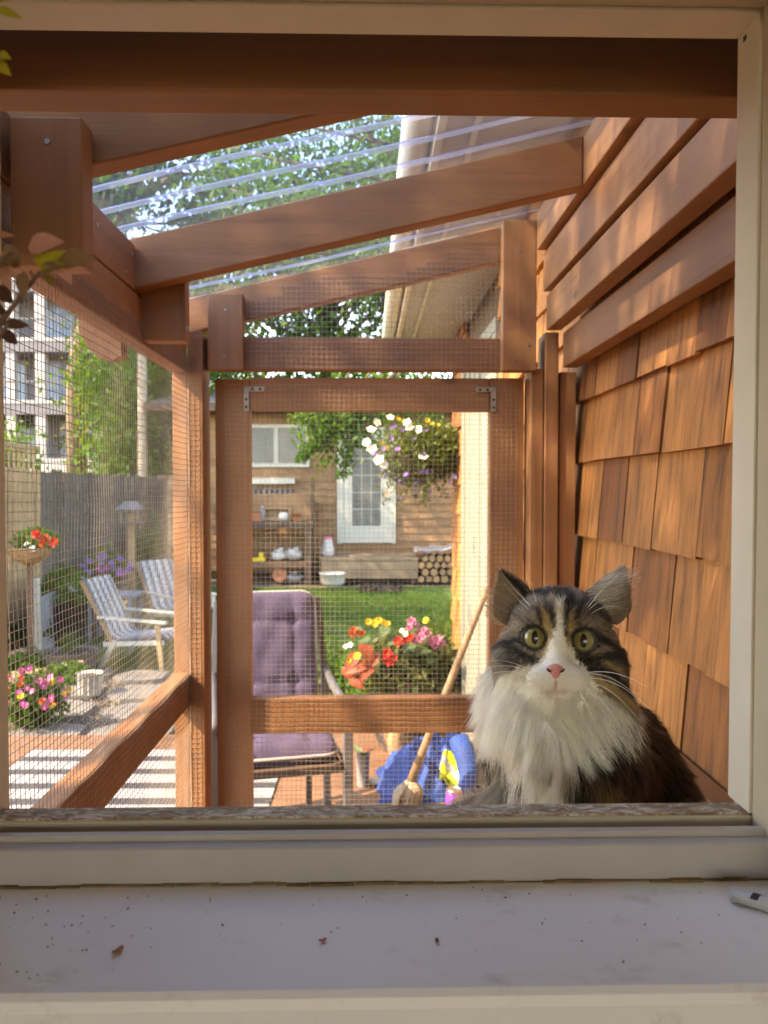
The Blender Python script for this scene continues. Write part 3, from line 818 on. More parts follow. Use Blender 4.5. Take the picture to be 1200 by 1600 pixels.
ch=empty("patio_chair",(-.392,3.25,DZ),R(12),label="black metal patio chair with tufted purple cushion",cat="patio chair")
def cush(w,h,t,nu=36,nv=36,tuft=2):
    vs=[];fs=[]
    def f(s,u,v):
        ex=(max(0,1-abs(2*u-1)**6)*max(0,1-abs(2*v-1)**6))**.35
        d=0
        for i in range(tuft):
            for j in range(tuft):
                cx=(i+.5)/tuft; cy=(j+.5)/tuft
                d+=math.exp(-(((u-cx)*w)**2+((v-cy)*h)**2)/.0006)*.6+.45*math.exp(-abs(u-cx)*w/.010)*math.exp(-abs(v-cy)*h/.10)+.45*math.exp(-abs(v-cy)*h/.010)*math.exp(-abs(u-cx)*w/.10)
        return s*(t*.5*ex*(1-.6*min(1,d)) + .004*math.sin(u*17+v*9)*math.sin(v*23-u*5)*ex)
    for s in (1,-1):
        b=len(vs)
        for j in range(nv+1):
            for i in range(nu+1):
                u=i/nu; v=j/nv; c=.06
                x=(u-.5)*w; y=(v-.5)*h
                # rounded corners
                ax=abs(x)-(w/2-c); ay=abs(y)-(h/2-c)
                if ax>0 and ay>0:
                    q=math.hypot(ax,ay)
                    if q>c: ax*=c/q; ay*=c/q; x=math.copysign(w/2-c+ax,x); y=math.copysign(h/2-c+ay,y)
                vs.append((x,y,f(s,u,v)))
        for j in range(nv):
            for i in range(nu):
                a=b+j*(nu+1)+i; q=(a,a+1,a+nu+2,a+nu+1); fs.append(q if s>0 else q[::-1])
    return vs,fs
def rim_pts(w,h,c=.06,n=5):
    out=[]
    for cx,cy,a0 in ((w/2-c,h/2-c,0),(-w/2+c,h/2-c,90),(-w/2+c,-h/2+c,180),(w/2-c,-h/2+c,270)):
        for k in range(n+1):
            a=R(a0+90*k/n); out.append((cx+c*math.cos(a),cy+c*math.sin(a),0))
    out.append(out[0]); return out
def placed(mb,M):
    for i,v in enumerate(mb.v): mb.v[i]=tuple(M@Vector(v))
    return mb
SEATM=Matrix.Translation((0,-.03,.475))@Matrix.Rotation(R(3),4,'X')
BACKM=Matrix.Translation((0,.275,.755))@Matrix.Rotation(R(76),4,'X')
v,f=cush(.44,.56,.11); s_=placed(MB().add(v,f),SEATM).build("seat_cushion",PURPLE,ch,smooth=True)
placed(MB().tube(rim_pts(.44,.56),.007,6),SEATM).build("piping",PIPING,s_,smooth=True)
v,f=cush(.42,.55,.11); s_=placed(MB().add(v,f),BACKM).build("back_cushion",PURPLE,ch,smooth=True)
placed(MB().tube(rim_pts(.42,.55),.007,6),BACKM).build("piping",PIPING,s_,smooth=True)
MB().box(-.235,.235,-.31,.25,.385,.412,.004).build("seat_frame",BLACKM,ch)
placed(MB().tube(rim_pts(.48,.60),.008,6),Matrix.Translation((0,-.03,.425))).build("seat_band",BENCHW,ch)
for sx in (-1,1):
    MB().box(sx*.255-.018,sx*.255+.018,-.32,-.27,0,.60,.004).build("leg",GREYM if sx>0 else BLACKM,ch)
    MB().bar((sx*.255,.22,0),(sx*.255,.30,.62),.034,.034,.004).build("leg",GREYM,ch)
    MB().bar((sx*.255,.30,.62),(sx*.235,.40,.98),.03,.03,.004).build("back_post",BLACKM,ch)
    MB().tube([(sx*.262,-.33,.60),(sx*.262,-.2,.625),(sx*.262,.1,.63),(sx*.262,.33,.66)],[.018,.02,.02,.016],8).build("armrest",GREYM,ch,smooth=True)
MB().bar((-.235,.40,.97),(.235,.40,.97),.025,.03,.004).build("back_rail",BLACKM,ch)
MB().bar((.10,-.30,0),(.10,-.30,.39),.022,.022,.002).build("leg",BLACKM,ch)

# barrel planter
bp=empty("barrel_planter",(.245,4.46,DZ),label="dark half barrel planter overflowing with begonias, coleus and pink geraniums",cat="planter")
m=MB()
ns=18
for k in range(ns):
    a0=2*math.pi*k/ns; a1=2*math.pi*(k+.94)/ns
    vs=[]
    for (r,z) in ((.185,0),(.215,.2),(.225,.42)):
        for a in (a0,a1): vs+=[(r*math.cos(a),r*math.sin(a),z),((r-.018)*math.cos(a),(r-.018)*math.sin(a),z)]
    fs=[]
    for i in range(2):
        b=4*i; fs+=[(b,b+2,b+6,b+4),(b+3,b+1,b+5,b+7),(b+2,b+3,b+7,b+6),(b+1,b,b+4,b+5)]
    fs+=[(8,10,11,9),(0,1,3,2)]
    MB().add(vs,fs).build("stave",BARREL,bp)
for z,r in ((.07,.199),(.33,.223)):
    MB().lathe([(r,z-.015),(r+.004,z-.015),(r+.006,z+.015),(r+.002,z+.015)],n=36).build("hoop",BLACKM,bp)
MB().lathe([(.20,.36),(.19,.39),(.05,.41)],n=24).build("soil",SOIL,bp)
q0=Vector((.245,4.46,DZ)); fr=random.Random(21); fn=np.random.default_rng(21)
pts=ball_pts(2600,(0,-.02,.46),(.31,.24,.22),fn,.5); pts=pts[pts[:,2]>.30]
foliage("foliage",pts,.055,LEAF_SV,bp,.6,.2,fn)
foliage("foliage",ball_pts(500,(-.27,-.02,.40),(.16,.16,.20),fn,.2),.04,LEAF_BR,bp,.5,.2,fn)
me_g=big_leaf("broad_leaf",1,.85,.15,.2); me_g.materials.append(BL_GREEN)
me_c=big_leaf("coleus_leaf",1,.55,.2,.5); me_c.materials.append(BL_CORAL)
me_s=big_leaf("spike_leaf",1,.5,.3,.1); me_s.materials.append(BL_SUCC)
def pl(u,v,Y): return P(u,v,Y)-q0
for u,v,s in [(640,1010,.10),(660,1015,.12),(590,1035,.10),(615,1000,.09),(650,985,.09),(600,985,.08),(570,1000,.09),(625,1045,.09),(590,1040,.08),(675,1030,.08),(560,985,.07)]:
    p=pl(u,v,4.24+fr.uniform(-.03,.05)); d=Vector((fr.uniform(-.8,.8),-.7,fr.uniform(-.7,.2))).normalized(); z=Vector((0,-.6,.8)); z=(z-d*z.dot(d)).normalized(); x=d.cross(z)
    M=Matrix((x*s,d*s,z*s)).transposed().to_4x4(); M.translation=p-d*s*.5; link("begonia_leaf",me_g,None,bp,M)
for u,v,s in [(550,1030,.13),(560,1040,.13),(575,1020,.12),(545,1050,.12),(565,1055,.11),(575,1045,.12),(555,1065,.10),(585,1030,.10),(570,1015,.10)]:
    p=pl(u,v,4.20+fr.uniform(-.02,.03)); d=Vector((fr.uniform(-1,.6),-.5,fr.uniform(-.8,.0))).normalized(); z=Vector((0,-.8,.6)); z=(z-d*z.dot(d)).normalized(); x=d.cross(z)
    M=Matrix((x*s,d*s,z*s)).transposed().to_4x4(); M.translation=p-d*s*.5; link("coleus_leaf",me_c,None,bp,M)
for k,s,L in [("yellow",.045,[(576,972),(586,974),(598,972),(605,975),(592,970),(545,1032),(558,1025)]),("orange",.065,[(553,985),(549,992),(560,990)]),
            ("red",.065,[(606,1022),(612,1028),(602,1030),(632,1000),(622,1004),(640,997),(610,1035)]),
            ("pink",.055,[(644,972),(650,978),(640,982),(655,990),(663,985),(660,994),(668,990),(648,1000),(656,1000),(676,1003),(684,1000),(680,1008),(690,1005)]),
            ("white",.035,[(540,1010),(547,1008),(628,985),(633,990)]),("orange",.05,[(566,990)])]:
    flowers(bp,k,[pl(u,v,4.17+fr.uniform(-.03,.05)) for u,v in L],s,fr)

# leafy plants behind and beside the planter
def shrub(name,label,c,r,n,size,mat,group=None,fl=(),cat="shrub",asp=.45,shell=.3,stem=True,rng=RNG,fs=.05):
    o=empty(name,(c[0],c[1],c[2]),label=label,cat=cat,group=group)
    pts=ball_pts(n,(0,0,r[2]*.95),r,rng,shell); pts=pts[pts[:,2]>.01]
    ctr=ball_pts(max(4,n//60),(0,0,r[2]*.95),r,rng,.5); 
    j=rng.integers(0,len(ctr),len(pts)); pts=pts*.45+ctr[j]*.55+rng.normal(size=pts.shape)*min(r)*.12
    pts=pts[pts[:,2]>.005]
    foliage("foliage",pts,size,mat,o,asp,.1,rng)
    if stem:
        m=MB()
        for k in range(5):
            q=ctr[k%len(ctr)]; m.tube([(0,0,0),(q[0]*.3,q[1]*.3,q[2]*.5),tuple(q)],[.008,.006,.003],5)
        m.build("stem",BARK,o)
    rr=random.Random(len(label))
    for kind,k in fl:
        d=rng.normal(size=(k,3)); d[:,1]=-abs(d[:,1]); d[:,2]=abs(d[:,2])*.8; d/=np.linalg.norm(d,axis=1,keepdims=True)
        flowers(o,kind,[(x*r[0],y*r[1],r[2]*.95+z*r[2]) for x,y,z in d],fs,rr)
    return o
shrub("garden_shrub","bright green leafy plant behind the purple chair and planter",(-.28,5.0,GZ),(.32,.25,.38),1500,.06,LEAF_BR)
shrub("garden_shrub","lime green plant with orange blooms between planter and house corner",(.50,5.15,GZ),(.20,.2,.42),1100,.06,LEAF_YG,fl=(("orange",6),("yellow",3)))
# low things left of the mop
pz=PZ(567,1228,DZ)
gp=empty("grey_pot",pz,label="small grey plastic pot with red tipped succulent",cat="pot")
MB().lathe(pot_prof(.028,.037,.165,.002,.004),n=20).build("pot",GREYP,gp,smooth=True)
MB().lathe([(.031,.145),(.03,.152),(.01,.154)],n=16).build("soil",SOIL,gp)
me_r=big_leaf("red_leaf",1,.4,.3,.2); me_r.materials.append(BL_CORAL)
for i in range(9):
    a=i*2.4; s=.085-.004*i; d=Vector((math.cos(a),math.sin(a),.75)).normalized(); z=Vector((0,0,1)); z=(z-d*z.dot(d)).normalized(); x=d.cross(z)
    M=Matrix((x*s,d*s,z*s)).transposed().to_4x4(); M.translation=(0,0,.155); link("leaf",me_s if i%3 else me_r,None,gp,M)
dw=empty("driftwood",PZ(628,1205,DZ),label="gnarled tan driftwood piece standing behind the blue jacket",cat="driftwood")
MB().tube([(0,0,0),(.012,0,.06),(-.02,0,.12),(-.035,.01,.18),(-.03,.0,.23),(-.05,0,.26)],[.055,.05,.06,.052,.045,.02],9).build("trunk",wood("driftwood",(.34,.21,.11),2,.85,.35,0,bmp=.9),dw,smooth=True)
MB().tube([(-.03,0,.10),(-.075,.01,.17),(-.085,0,.22)],[.03,.026,.012],8).build("limb",LOGM,dw,smooth=True)
MB().tube([(.01,0,.05),(.05,-.01,.10),(.06,0,.16)],[.035,.03,.012],8).build("limb",LOGM,dw,smooth=True)
bk=empty("black_pot",PZ(655,1178,DZ),label="black nursery pot beside the barrel planter",cat="pot")
MB().lathe(pot_prof(.075,.10,.19,.006,.005),n=24).build("pot",BLACKM,bk,smooth=True)
MB().lathe([(.09,.165),(.085,.172),(.02,.175)],n=20).build("soil",SOIL,bk)
cw=PZ(586,1226,DZ); m=MB(); rr=random.Random(2)
bm=bmesh.new(); bmesh.ops.create_icosphere(bm,subdivisions=2,radius=.03)
for v_ in bm.verts: v_.co=Vector((v_.co.x*1.3,v_.co.y*.7,v_.co.z*.55))*rr.uniform(.75,1.2)
me=bpy.data.meshes.new("wrapper"); bm.to_mesh(me); bm.free(); me.materials.append(PLASTW)
link("crumpled_wrapper",me,None,None,Matrix.Translation(cw+Vector((0,0,.018))),label="crumpled white wrapper lying on the deck beside the grey pot",cat="wrapper")
# wooden step by the house corner
stp=empty("wooden_step",(.42,4.42,DZ),label="tan wooden box step against the house corner",cat="step")
MB().box(-.06,.10,-.10,.12,.18,.21,.003).build("tread",DECKM,stp); MB().box(-.05,.09,-.09,-.06,.0,.179,.003).build("riser",DECKM,stp); MB().box(-.05,-.02,-.059,.11,0,.179,.003).build("side",DECKM,stp)

# mop leaning on the house wall
mt=Vector((.529,3.40,-.44)); mb_=Vector((.166,3.55,DZ+.05))
mop=empty("mop",(mb_.x,mb_.y,DZ),label="old cotton mop with wooden handle leaning on white door",cat="mop")
o_=Vector((mb_.x,mb_.y,DZ)); dd=(mt-mb_).normalized()
pts=[mb_+dd*((mt-mb_).length*t)-o_ for t in (.03,.25,.5,.75,1)]
MB().tube(pts,[.022,.0185,.017,.016,.015],12).build("handle",STICK,mop,smooth=True)
for k in range(46):
    a=k*2.399; r0=.012+.02*((k%7)/7); 
    p0=mb_+dd*.10-o_+Vector((math.cos(a)*.016,math.sin(a)*.016,0)); e=Vector((math.cos(a)*r0*2.4,math.sin(a)*r0*2.4,.006+.004*(k%3)))
    mid=p0.lerp(e,.5)+Vector((math.cos(a)*.026,math.sin(a)*.026,.01))
    MB().tube([p0,p0.lerp(mid,.6)+Vector((math.cos(a)*.008,math.sin(a)*.008,0)),mid,e],[.006,.0075,.007,.005],6).build("strand",ROPE,mop,smooth=True)

# blue jacket heap with reflective bands
jk=empty("work_jacket",(.325,3.87,DZ),label="royal blue work jacket with yellow reflective bands heaped on deck",cat="jacket")
nu,nv=110,80
from mathutils import noise as mnoise
def jz(x,y):
    e=1-(abs(x)/.27)**2.6-(abs(y)/.235)**2.6
    if e<=0: e=0
    s=.5+.5*math.tanh((x+.16)/.10)
    h=.225*(e**.6)*(.42+.58*s)
    h+=(.020*(1-2*abs(math.sin(9*x+13*y+1.4*math.sin(9*y))))+.020*(1-2*abs(math.sin(17*x-9*y+2*math.sin(10*x))))+.012*math.sin(41*y+13*x)+.012*(1-2*abs(math.sin(31*x+21*y))))*min(1,e*4)
    q_=Vector((x*9,y*9,3.1)); h+=(.055*(.5-abs(mnoise.noise(q_)))+.030*(.4-abs(mnoise.noise(q_*2.3)))+.014*(.4-abs(mnoise.noise(q_*4.9))))*min(1,e*3.5)-.012*min(1,e*3.5)
    return max(h,.004)
vs=[];fs=[]
for j in range(nv+1):
    for i in range(nu+1):
        x=-.275+.55*i/nu; y=-.245+.49*j/nv; vs.append((x+.012*math.sin(30*y),y+.012*math.sin(26*x),jz(x,y)))
for j in range(nv):
    for i in range(nu):
        a=j*(nu+1)+i; fs.append((a,a+1,a+nu+2,a+nu+1))
b_=MB().add(vs,fs).build("body",BLUEF,jk,smooth=True)
def band(pts,w,mat,off,name,par,k=14):
    """strip laid over the heap, pts in (x,y) of the jacket, widened sideways"""
    m=MB(); vs=[]; out=[]
    for i in range(k+1):
        t=i/k*(len(pts)-1); a=int(min(t,len(pts)-2)); q=t-a
        x=pts[a][0]*(1-q)+pts[a+1][0]*q; y=pts[a][1]*(1-q)+pts[a+1][1]*q
        dx=pts[a+1][0]-pts[a][0]; dy=pts[a+1][1]-pts[a][1]; L=math.hypot(dx,dy); nx,ny=-dy/L,dx/L
        for s in (-1,-.5,0,.5,1):
            xx=x+nx*w*s/2; yy=y+ny*w*s/2; vs.append((xx,yy,jz(xx,yy)+off))
    for i in range(k):
        for s in range(4): a=i*5+s; fs_=(a,a+1,a+6,a+5); out.append(fs_)
    return m.add(vs,out).build(name,mat,par,smooth=True)
def jxy(u,v,Y=3.5):
    p=P(u,v,Y); return (p.x-.30, 0)
def jhit(u,v):
    Y_=3.55
    while Y_<4.15:
        p=P(u,v,Y_); x,y=p.x-.325,p.y-3.87
        if abs(x)<.27 and abs(y)<.24 and p.z<=DZ+jz(x,y): return (x,y)
        Y_+=.004
    return (.1,-.15)
for path_ in ([jhit(*q) for q in ((690,1188),(697,1197),(706,1209),(716,1221),(728,1231))],[jhit(*q) for q in ((748,1222),(756,1230),(764,1242))],[jhit(*q) for q in ((735,1180),(741,1184))]):
    y_=band(path_,.10,HIVIS,.007,"reflective_band",jk); band(path_,.026,REFLT,.011,"silver_stripe",y_)
# sleeve
MB().tube([(.12,-.12,.27),(.15,-.19,.20),(.16,-.235,.11),(.13,-.25,.03)],[.05,.055,.05,.042],10).build("sleeve",BLUEF,jk,smooth=True)

# low crate with a drink can on it
cr=empty("low_crate",(.33,3.0,DZ),label="low wooden crate under the drink can",cat="crate")
for i in range(3): MB().box(-.12,.12,-.10+.068*i,-.10+.068*i+.06,.19,.205,.002).build("slat",DECKM,cr)
for i in range(2): 
    MB().box(-.12,.12,-.10,-.088,.03+.085*i,.10+.085*i,.002).build("slat",DECKM,cr)
    MB().box(-.12+.22*i,-.10+.22*i,-.087,.095,0,.188,.002).build("end",DECKM,cr)
CANM,_n,_b=new_mat("can_print")
t=_n.nodes.new("ShaderNodeTexCoord"); sp=_n.nodes.new("ShaderNodeSeparateXYZ"); _n.links.new(t.outputs['Object'],sp.inputs[0])
wv=_n.nodes.new("ShaderNodeMath"); wv.operation='MULTIPLY_ADD'; wv.inputs[1].default_value=.35; _n.links.new(sp.outputs[0],wv.inputs[0]); _n.links.new(sp.outputs[2],wv.inputs[2])
fq=_n.nodes.new("ShaderNodeMath"); fq.operation='MULTIPLY'; fq.inputs[1].default_value=62; _n.links.new(wv.outputs[0],fq.inputs[0])
fr_=_n.nodes.new("ShaderNodeMath"); fr_.operation='FRACT'; _n.links.new(fq.outputs[0],fr_.inputs[0])
st_=_n.nodes.new("ShaderNodeValToRGB"); st_.color_ramp.interpolation='CONSTANT'; st_.color_ramp.elements[0].color=(.55,.5,.05,1); st_.color_ramp.elements[1].position=.55; st_.color_ramp.elements[1].color=(.10,.05,.03,1); _n.links.new(fr_.outputs[0],st_.inputs[0])
up_=_n.nodes.new("ShaderNodeMath"); up_.operation='GREATER_THAN'; up_.inputs[1].default_value=.088
ad=_n.nodes.new("ShaderNodeMath"); ad.operation='MULTIPLY_ADD'; ad.inputs[1].default_value=-1.6; _n.links.new(sp.outputs[0],ad.inputs[0]); _n.links.new(sp.outputs[2],ad.inputs[2]); _n.links.new(ad.outputs[0],up_.inputs[0])
cc=mixc(_n,up_.outputs[0],st_.outputs[0],(.28,.05,.52)); _n.links.new(cc,_b.inputs['Base Color']); _b.inputs['Roughness'].default_value=.3; _b.inputs['Metallic'].default_value=.25
can=empty("drink_can",(.335,2.96,DZ+.2055),label="purple can with yellow stripes in front of blue jacket",cat="can")
MB().lathe([(.024,0),(.032,.006),(.033,.012),(.033,.112),(.0325,.115)],n=28).build("body",CANM,can,smooth=True)
MB().lathe([(.0325,.1152),(.027,.124),(.0275,.127),(.0262,.127),(.0255,.1235)],n=28).build("lid",STEEL,can,smooth=True)
MB().box(-.006,.006,-.012,.008,.124,.1252,.0005).build("pull_tab",STEEL,can)

# hanging basket under the eave
hb_c=P(652,715,4.75)
hb=empty("hanging_basket",hb_c,label="hanging basket of trailing purple lobelia and white petunias under the eave",cat="hanging basket")
hn=np.random.default_rng(31); hr=random.Random(31)
MB().lathe([(.04,-.12),(.12,-.08),(.16,.0),(.165,.02),(.15,.02),(.13,-.02)],n=24).build("basket",BARREL,hb,smooth=True)
for a in (0,2.1,4.2): MB().tube([(.16*math.cos(a),.16*math.sin(a),.02),(0,0,.42)],.0015,4).build("chain",BLACKM,hb)
MB().tube([(0,0,.42),(0,0,.99-hb_c.z)],.0025,6).build("hook",BLACKM,hb)
p_=ball_pts(3000,(0,0,.02),(.27,.24,.20),hn,.4); foliage("foliage",p_,.035,LEAF_SV,hb,.4,.4,hn)
p_=ball_pts(2200,(.10,-.06,.05),(.21,.2,.17),hn,.3); foliage("foliage",p_,.04,LEAF_YG,hb,.4,.4,hn)
tr=[]
for k in range(26):
    x=hn.uniform(-.24,.22); y=hn.uniform(-.2,.1); L=hn.uniform(.08,.24)
    q=np.linspace(0,1,int(L*220))[:,None]; tr.append(np.concatenate([x+.03*np.sin(q*6+k),y+.02*np.cos(q*5+k),-.06-q*L],1)+hn.normal(size=(len(q),3))*.008)
foliage("trailing_stems",np.concatenate(tr),.028,LEAF_SV,hb,.35,.8,hn)
pts=np.concatenate([ball_pts(60,(-.04,-.08,.02),(.27,.2,.19),hn,.75),np.concatenate(tr)[hn.integers(0,len(np.concatenate(tr)),30)]])
flowers(hb,"violet",pts,.028,hr)
WF=[(580,671),(589,660),(610,652),(636,660),(640,668),(654,671),(573,691),(581,701),(592,718),(599,725),(661,713),(604,771)]
flowers(hb,"white",[P(u,v,4.52)-hb_c for u,v in WF],.062,hr)
flowers(hb,"yellow",[P(u,v,4.55)-hb_c for u,v in [(622,655),(631,658),(597,693),(604,700),(675,662),(685,664),(668,657),(640,664),(657,712)]],.034,hr)

# ------------------------------------------------------------------ left garden
GRP="striped garden chairs on the lawn"
STR=striped("chair_stripe",(.36,.37,.385),(.012,.018,.03),0,1/.12,.55,c3=(.07,.09,.12))
def lounge(name,loc,rz,label):
    o=empty(name,loc,rz,label=label,cat="garden chair",group=GRP); o.scale=(.82,.82,.82)
    w=.27
    # striped sling cushion: seat + back, one padded ribbon, faces -Y
    pr=[(-.42,.33),(-.36,.375),(-.1,.345),(.16,.315),(.24,.35),(.36,.62),(.50,.93),(.53,.96),(.55,.93)]
    vs=[];fs=[]; nx=20
    for (y,z) in pr:
        for i in range(nx+1):
            x=-w+2*w*i/nx; vs.append((x,y,z+.010*abs(math.sin(i*math.pi/5))))
    for j in range(len(pr)-1):
        for i in range(nx): a=j*(nx+1)+i; fs.append((a,a+1,a+nx+2,a+nx+1))
    c=MB().add(vs,fs).build("striped_cushion",STR,o,smooth=True); md=c.modifiers.new("t",'SOLIDIFY'); md.thickness=.05; md.offset=-1
    for sx in (-1,1):
        X=sx*(w+.035)
        MB().bar((X,-.38,.0),(X,-.33,.50),.05,.035,.003,up=(1,0,0)).build("leg",PALEW if sx<0 else WHITE,o)
        MB().bar((X,.34,0),(X,.16,.30),.05,.035,.003,up=(1,0,0)).build("leg",WHITE,o)
        MB().bar((X-.0,-.44,.515),(X,.36,.56),.07,.022,.003).build("armrest",WHITE,o)
        MB().bar((X*.93,.20,.27),(X*.93,.56,.95),.04,.03,.003,up=(1,0,0)).build("back_rail",PALEW,o)
        MB().bar((X*.95,-.40,.30),(X*.95,.30,.26),.03,.05,.003).build("side_rail",WHITE,o)
    for k in range(5): 
        MB().bar((-w,-.33+.12*k,.295-.008*k),(w,-.33+.12*k,.295-.008*k),.07,.014,.002).build("slat",PALEW,o)
    return o
p1_=PZ(222,1036,GZ); p2_=PZ(292,988,GZ)
lounge("garden_chair",(p1_.x,p1_.y,GZ),R(80),"striped garden chair turned sideways beside the white bucket")
lounge("garden_chair",(p2_.x-.08,p2_.y,GZ),R(52),"striped garden chair with back to the fence, farther from the bucket")
# small blue side table with a flower tub
tb=P(178,965,8.3); tb.z=GZ
t_=empty("side_table",tb,label="small pale blue garden table between the striped chairs",cat="table")
MB().box(-.26,.26,-.2,.2,.46,.49,.004).build("table_top",TARP,t_)
for x in (-.22,.22):
    for y in (-.16,.16): MB().box(x-.02,x+.02,y-.02,y+.02,0,.459,.003).build("leg",TARP,t_)
ft=shrub("flower_tub","blue tub of purple and pink flowers behind the striped chairs",(P(168,905,8.9).x,8.9,GZ+.42),(.30,.22,.22),900,.06,LEAF_YG,fl=(("violet",30),("magenta",4)),cat="flower tub",fs=.075)
MB().lathe(pot_prof(.17,.22,.30,.01,.01),(0,0,-.2),20).build("tub",TARP,ft,smooth=True)
MB().lathe([(.12,-.42),(.13,-.41),(.13,-.21),(.10,-.201)],n=16).build("stand",STONE,ft)

# fence along the left boundary
fence=empty("fence",(-3.5,9.5,GZ),label="weathered grey picket fence along the left of the garden",cat="fence")
fr2=random.Random(9); y=6.15; i=0
picket={}
for mi,(mt_) in enumerate((GREYW,PALEW)):
    picket[mi]=MB().box(-.011,.011,0,.135,0,1.80,.003).mesh("picket"); picket[mi].materials.append(mt_)
while y<13.3:
    k=1 if y<8.25 else 0  # nearest pickets coloured paler as the sunlit stretch
    o=link("picket",picket[k],None,fence,Matrix.Translation((fr2.uniform(-.008,.008),y-9.5,fr2.uniform(-.02,.02)))); y+=.152
for z in (.35,1.45): MB().box(-.055,-.015,-3.35,3.75,z,z+.09,.003).build("rail",GREYW,fence)
yy=-3.3
while yy<3.8: MB().box(-.13,-.056,yy,yy+.09,0,1.72,.003).build("post",GREYW,fence); yy+=1.75
# lattice on the near part
for k in range(12):
    MB().box(-.008,.008,-2.6+.11*k,-2.57+.11*k,1.80,2.02,.001).build("baluster",PALEW,fence)
MB().box(-.02,.02,-2.65,-1.25,2.02,2.06,.002).build("cap_rail",PALEW,fence)
# back fence, left of the cottage
bf=empty("fence",(-6.2,14.2,GZ),label="brown board fence at the back left beside the cottage",cat="fence")
pk=MB().box(0,.17,-.012,.012,0,1.85,.003).mesh("board"); pk.materials.append(wood("brown_fence",(.20,.15,.11),2,.85,.25,.35))
for k in range(15): link("board",pk,None,bf,Matrix.Translation((.18*k,random.uniform(-.008,.008),random.uniform(-.02,.02))))
for z in (.4,1.5): MB().box(0,2.7,.013,.06,z,z+.09).build("rail",GREYW,bf)

# leaning pale blue panel
lp=empty("leaning_panel",(-3.25,8.3,GZ),label="pale blue grey board leaning along the fence",cat="panel")
MB().bar((.10,-.95,.28),(.10,1.0,.42),.025,.55,.003).build("board",TARP,lp)
MB().box(.06,.115,-.97,-.9,0,.75,.003).build("edge_post",WHITE,lp)
MB().box(.06,.115,.9,.96,0,.72,.003).build("edge_post",WHITE,lp)
# basket on a post with red flowers
c_=P(46,862,6.6)
wb=empty("post_basket",(c_.x,c_.y,GZ),label="wicker basket of red and white flowers on a post by the fence",cat="flower basket")
bz=c_.z-GZ
MB().tube([(0,0,0),(0,0,bz-.1)],.03,8).build("post",BENCHW,wb)
MB().lathe([(.04,bz-.11),(.14,bz-.06),(.19,bz+.03),(.195,bz+.04),(.17,bz+.04),(.12,bz)],n=20).build("basket",wood("wicker",(.28,.18,.09),0,.85,.4,0,bmp=1.0),wb,smooth=True)
bn=np.random.default_rng(8); br_=random.Random(8)
foliage("foliage",ball_pts(500,(.05,0,bz+.10),(.22,.16,.11),bn,.2),.05,LEAF_BR,wb,.5,.0,bn)
flowers(wb,"red",[(P(u,v,6.45)-Vector((c_.x,c_.y,GZ))) for u,v in [(58,835),(62,838),(86,848),(70,843)]],.085,br_)
flowers(wb,"orange",[(P(u,v,6.45)-Vector((c_.x,c_.y,GZ))) for u,v in [(72,842),(66,850)]],.08,br_)
flowers(wb,"white",[(P(u,v,6.45)-Vector((c_.x,c_.y,GZ))) for u,v in [(50,855),(40,850),(44,848),(52,859)]],.05,br_)
# pots along the fence
def pot(name,label,u,v,mat,r0,r1,h,Z=GZ,plant=None,n=22,lid=None,cat="pot"):
    p=PZ(u,v,Z); o=empty(name,p,label=label,cat=cat)
    MB().lathe(pot_prof(r0,r1,h,.006,.01),n=n).build("pot",mat,o,smooth=True)
    MB().lathe([(r1-.018,h-.03),(r1-.02,h-.02),(.02,h-.018)],n=n).build("soil",SOIL,o)
    if plant:
        m_,k,s,rad=plant; foliage("foliage",ball_pts(k,(0,0,h+rad*.6),(rad,rad,rad*.8),RNG,.2),s,m_,o)
    return o
wp=pot("white_bucket","white ribbed bucket planter standing on the paving",141,1086,plain("white_glaze",(.45,.42,.35),.5,.15,20),.075,.098,.175)
for k in range(14):
    a=2*math.pi*k/14; MB().tube([(.078*math.cos(a),.078*math.sin(a),.012),(.096*math.cos(a),.096*math.sin(a),.155)],.006,5).build("rib",PLASTW,wp)
pot("round_tub","pale stone tub behind the white bucket",110,1052,STONE,.20,.24,.20,plant=(LEAF,120,.05,.12))
pot("orange_pot","bright orange pot hanging low on the fence",72,968,ORANGEP,.08,.11,.26,Z=GZ+.2,plant=(LEAF,160,.06,.16))
pot("teal_pot","teal glazed pot beside the orange pot at the fence",87,965,TEALP,.10,.12,.34,Z=GZ+.16,plant=(LEAF,200,.07,.2))
sb=empty("fence_shelf",PZ(80,985,GZ),label="dark low shelf holding pots along the fence",cat="shelf")
MB().box(-.35,.35,-.18,.22,.10,.155,.003).build("board",BENCHW,sb)
for x in (-.32,.28): MB().box(x,x+.05,-.17,.2,0,.099,.002).build("leg",BENCHW,sb)
pot("dark_pot","dark tall pot with leafy plant behind the sideways chair",108,1010,BLACKM,.15,.19,.45,plant=(LEAF_BR,350,.09,.26))
sh_list=[("dark green bush at the fence foot behind the stone tub",(46,1022),(.35,.3,.22),900,LEAF_DK,()),
 ("bright lettuce green clump near the garden log",(34,1062),(.32,.25,.13),700,LEAF_BR,()),
 ("mound of magenta petunias and orange marigolds beside the deck",(40,1146),(.27,.24,.21),2000,LEAF,(("magenta",22),("orange",5),("red",6),("yellow",6),("pink",8))),
 ("low green clump between the white bucket and stone tub",(100,1075),(.22,.2,.10),500,LEAF_BR,())]
for lb,(u,v),r,n,mt_,fl in sh_list:
    p=PZ(u,v,GZ); shrub("garden_shrub",lb,(p.x,p.y+r[1]*.4,GZ),r,n,.06,mt_,fl=fl,fs=.05)
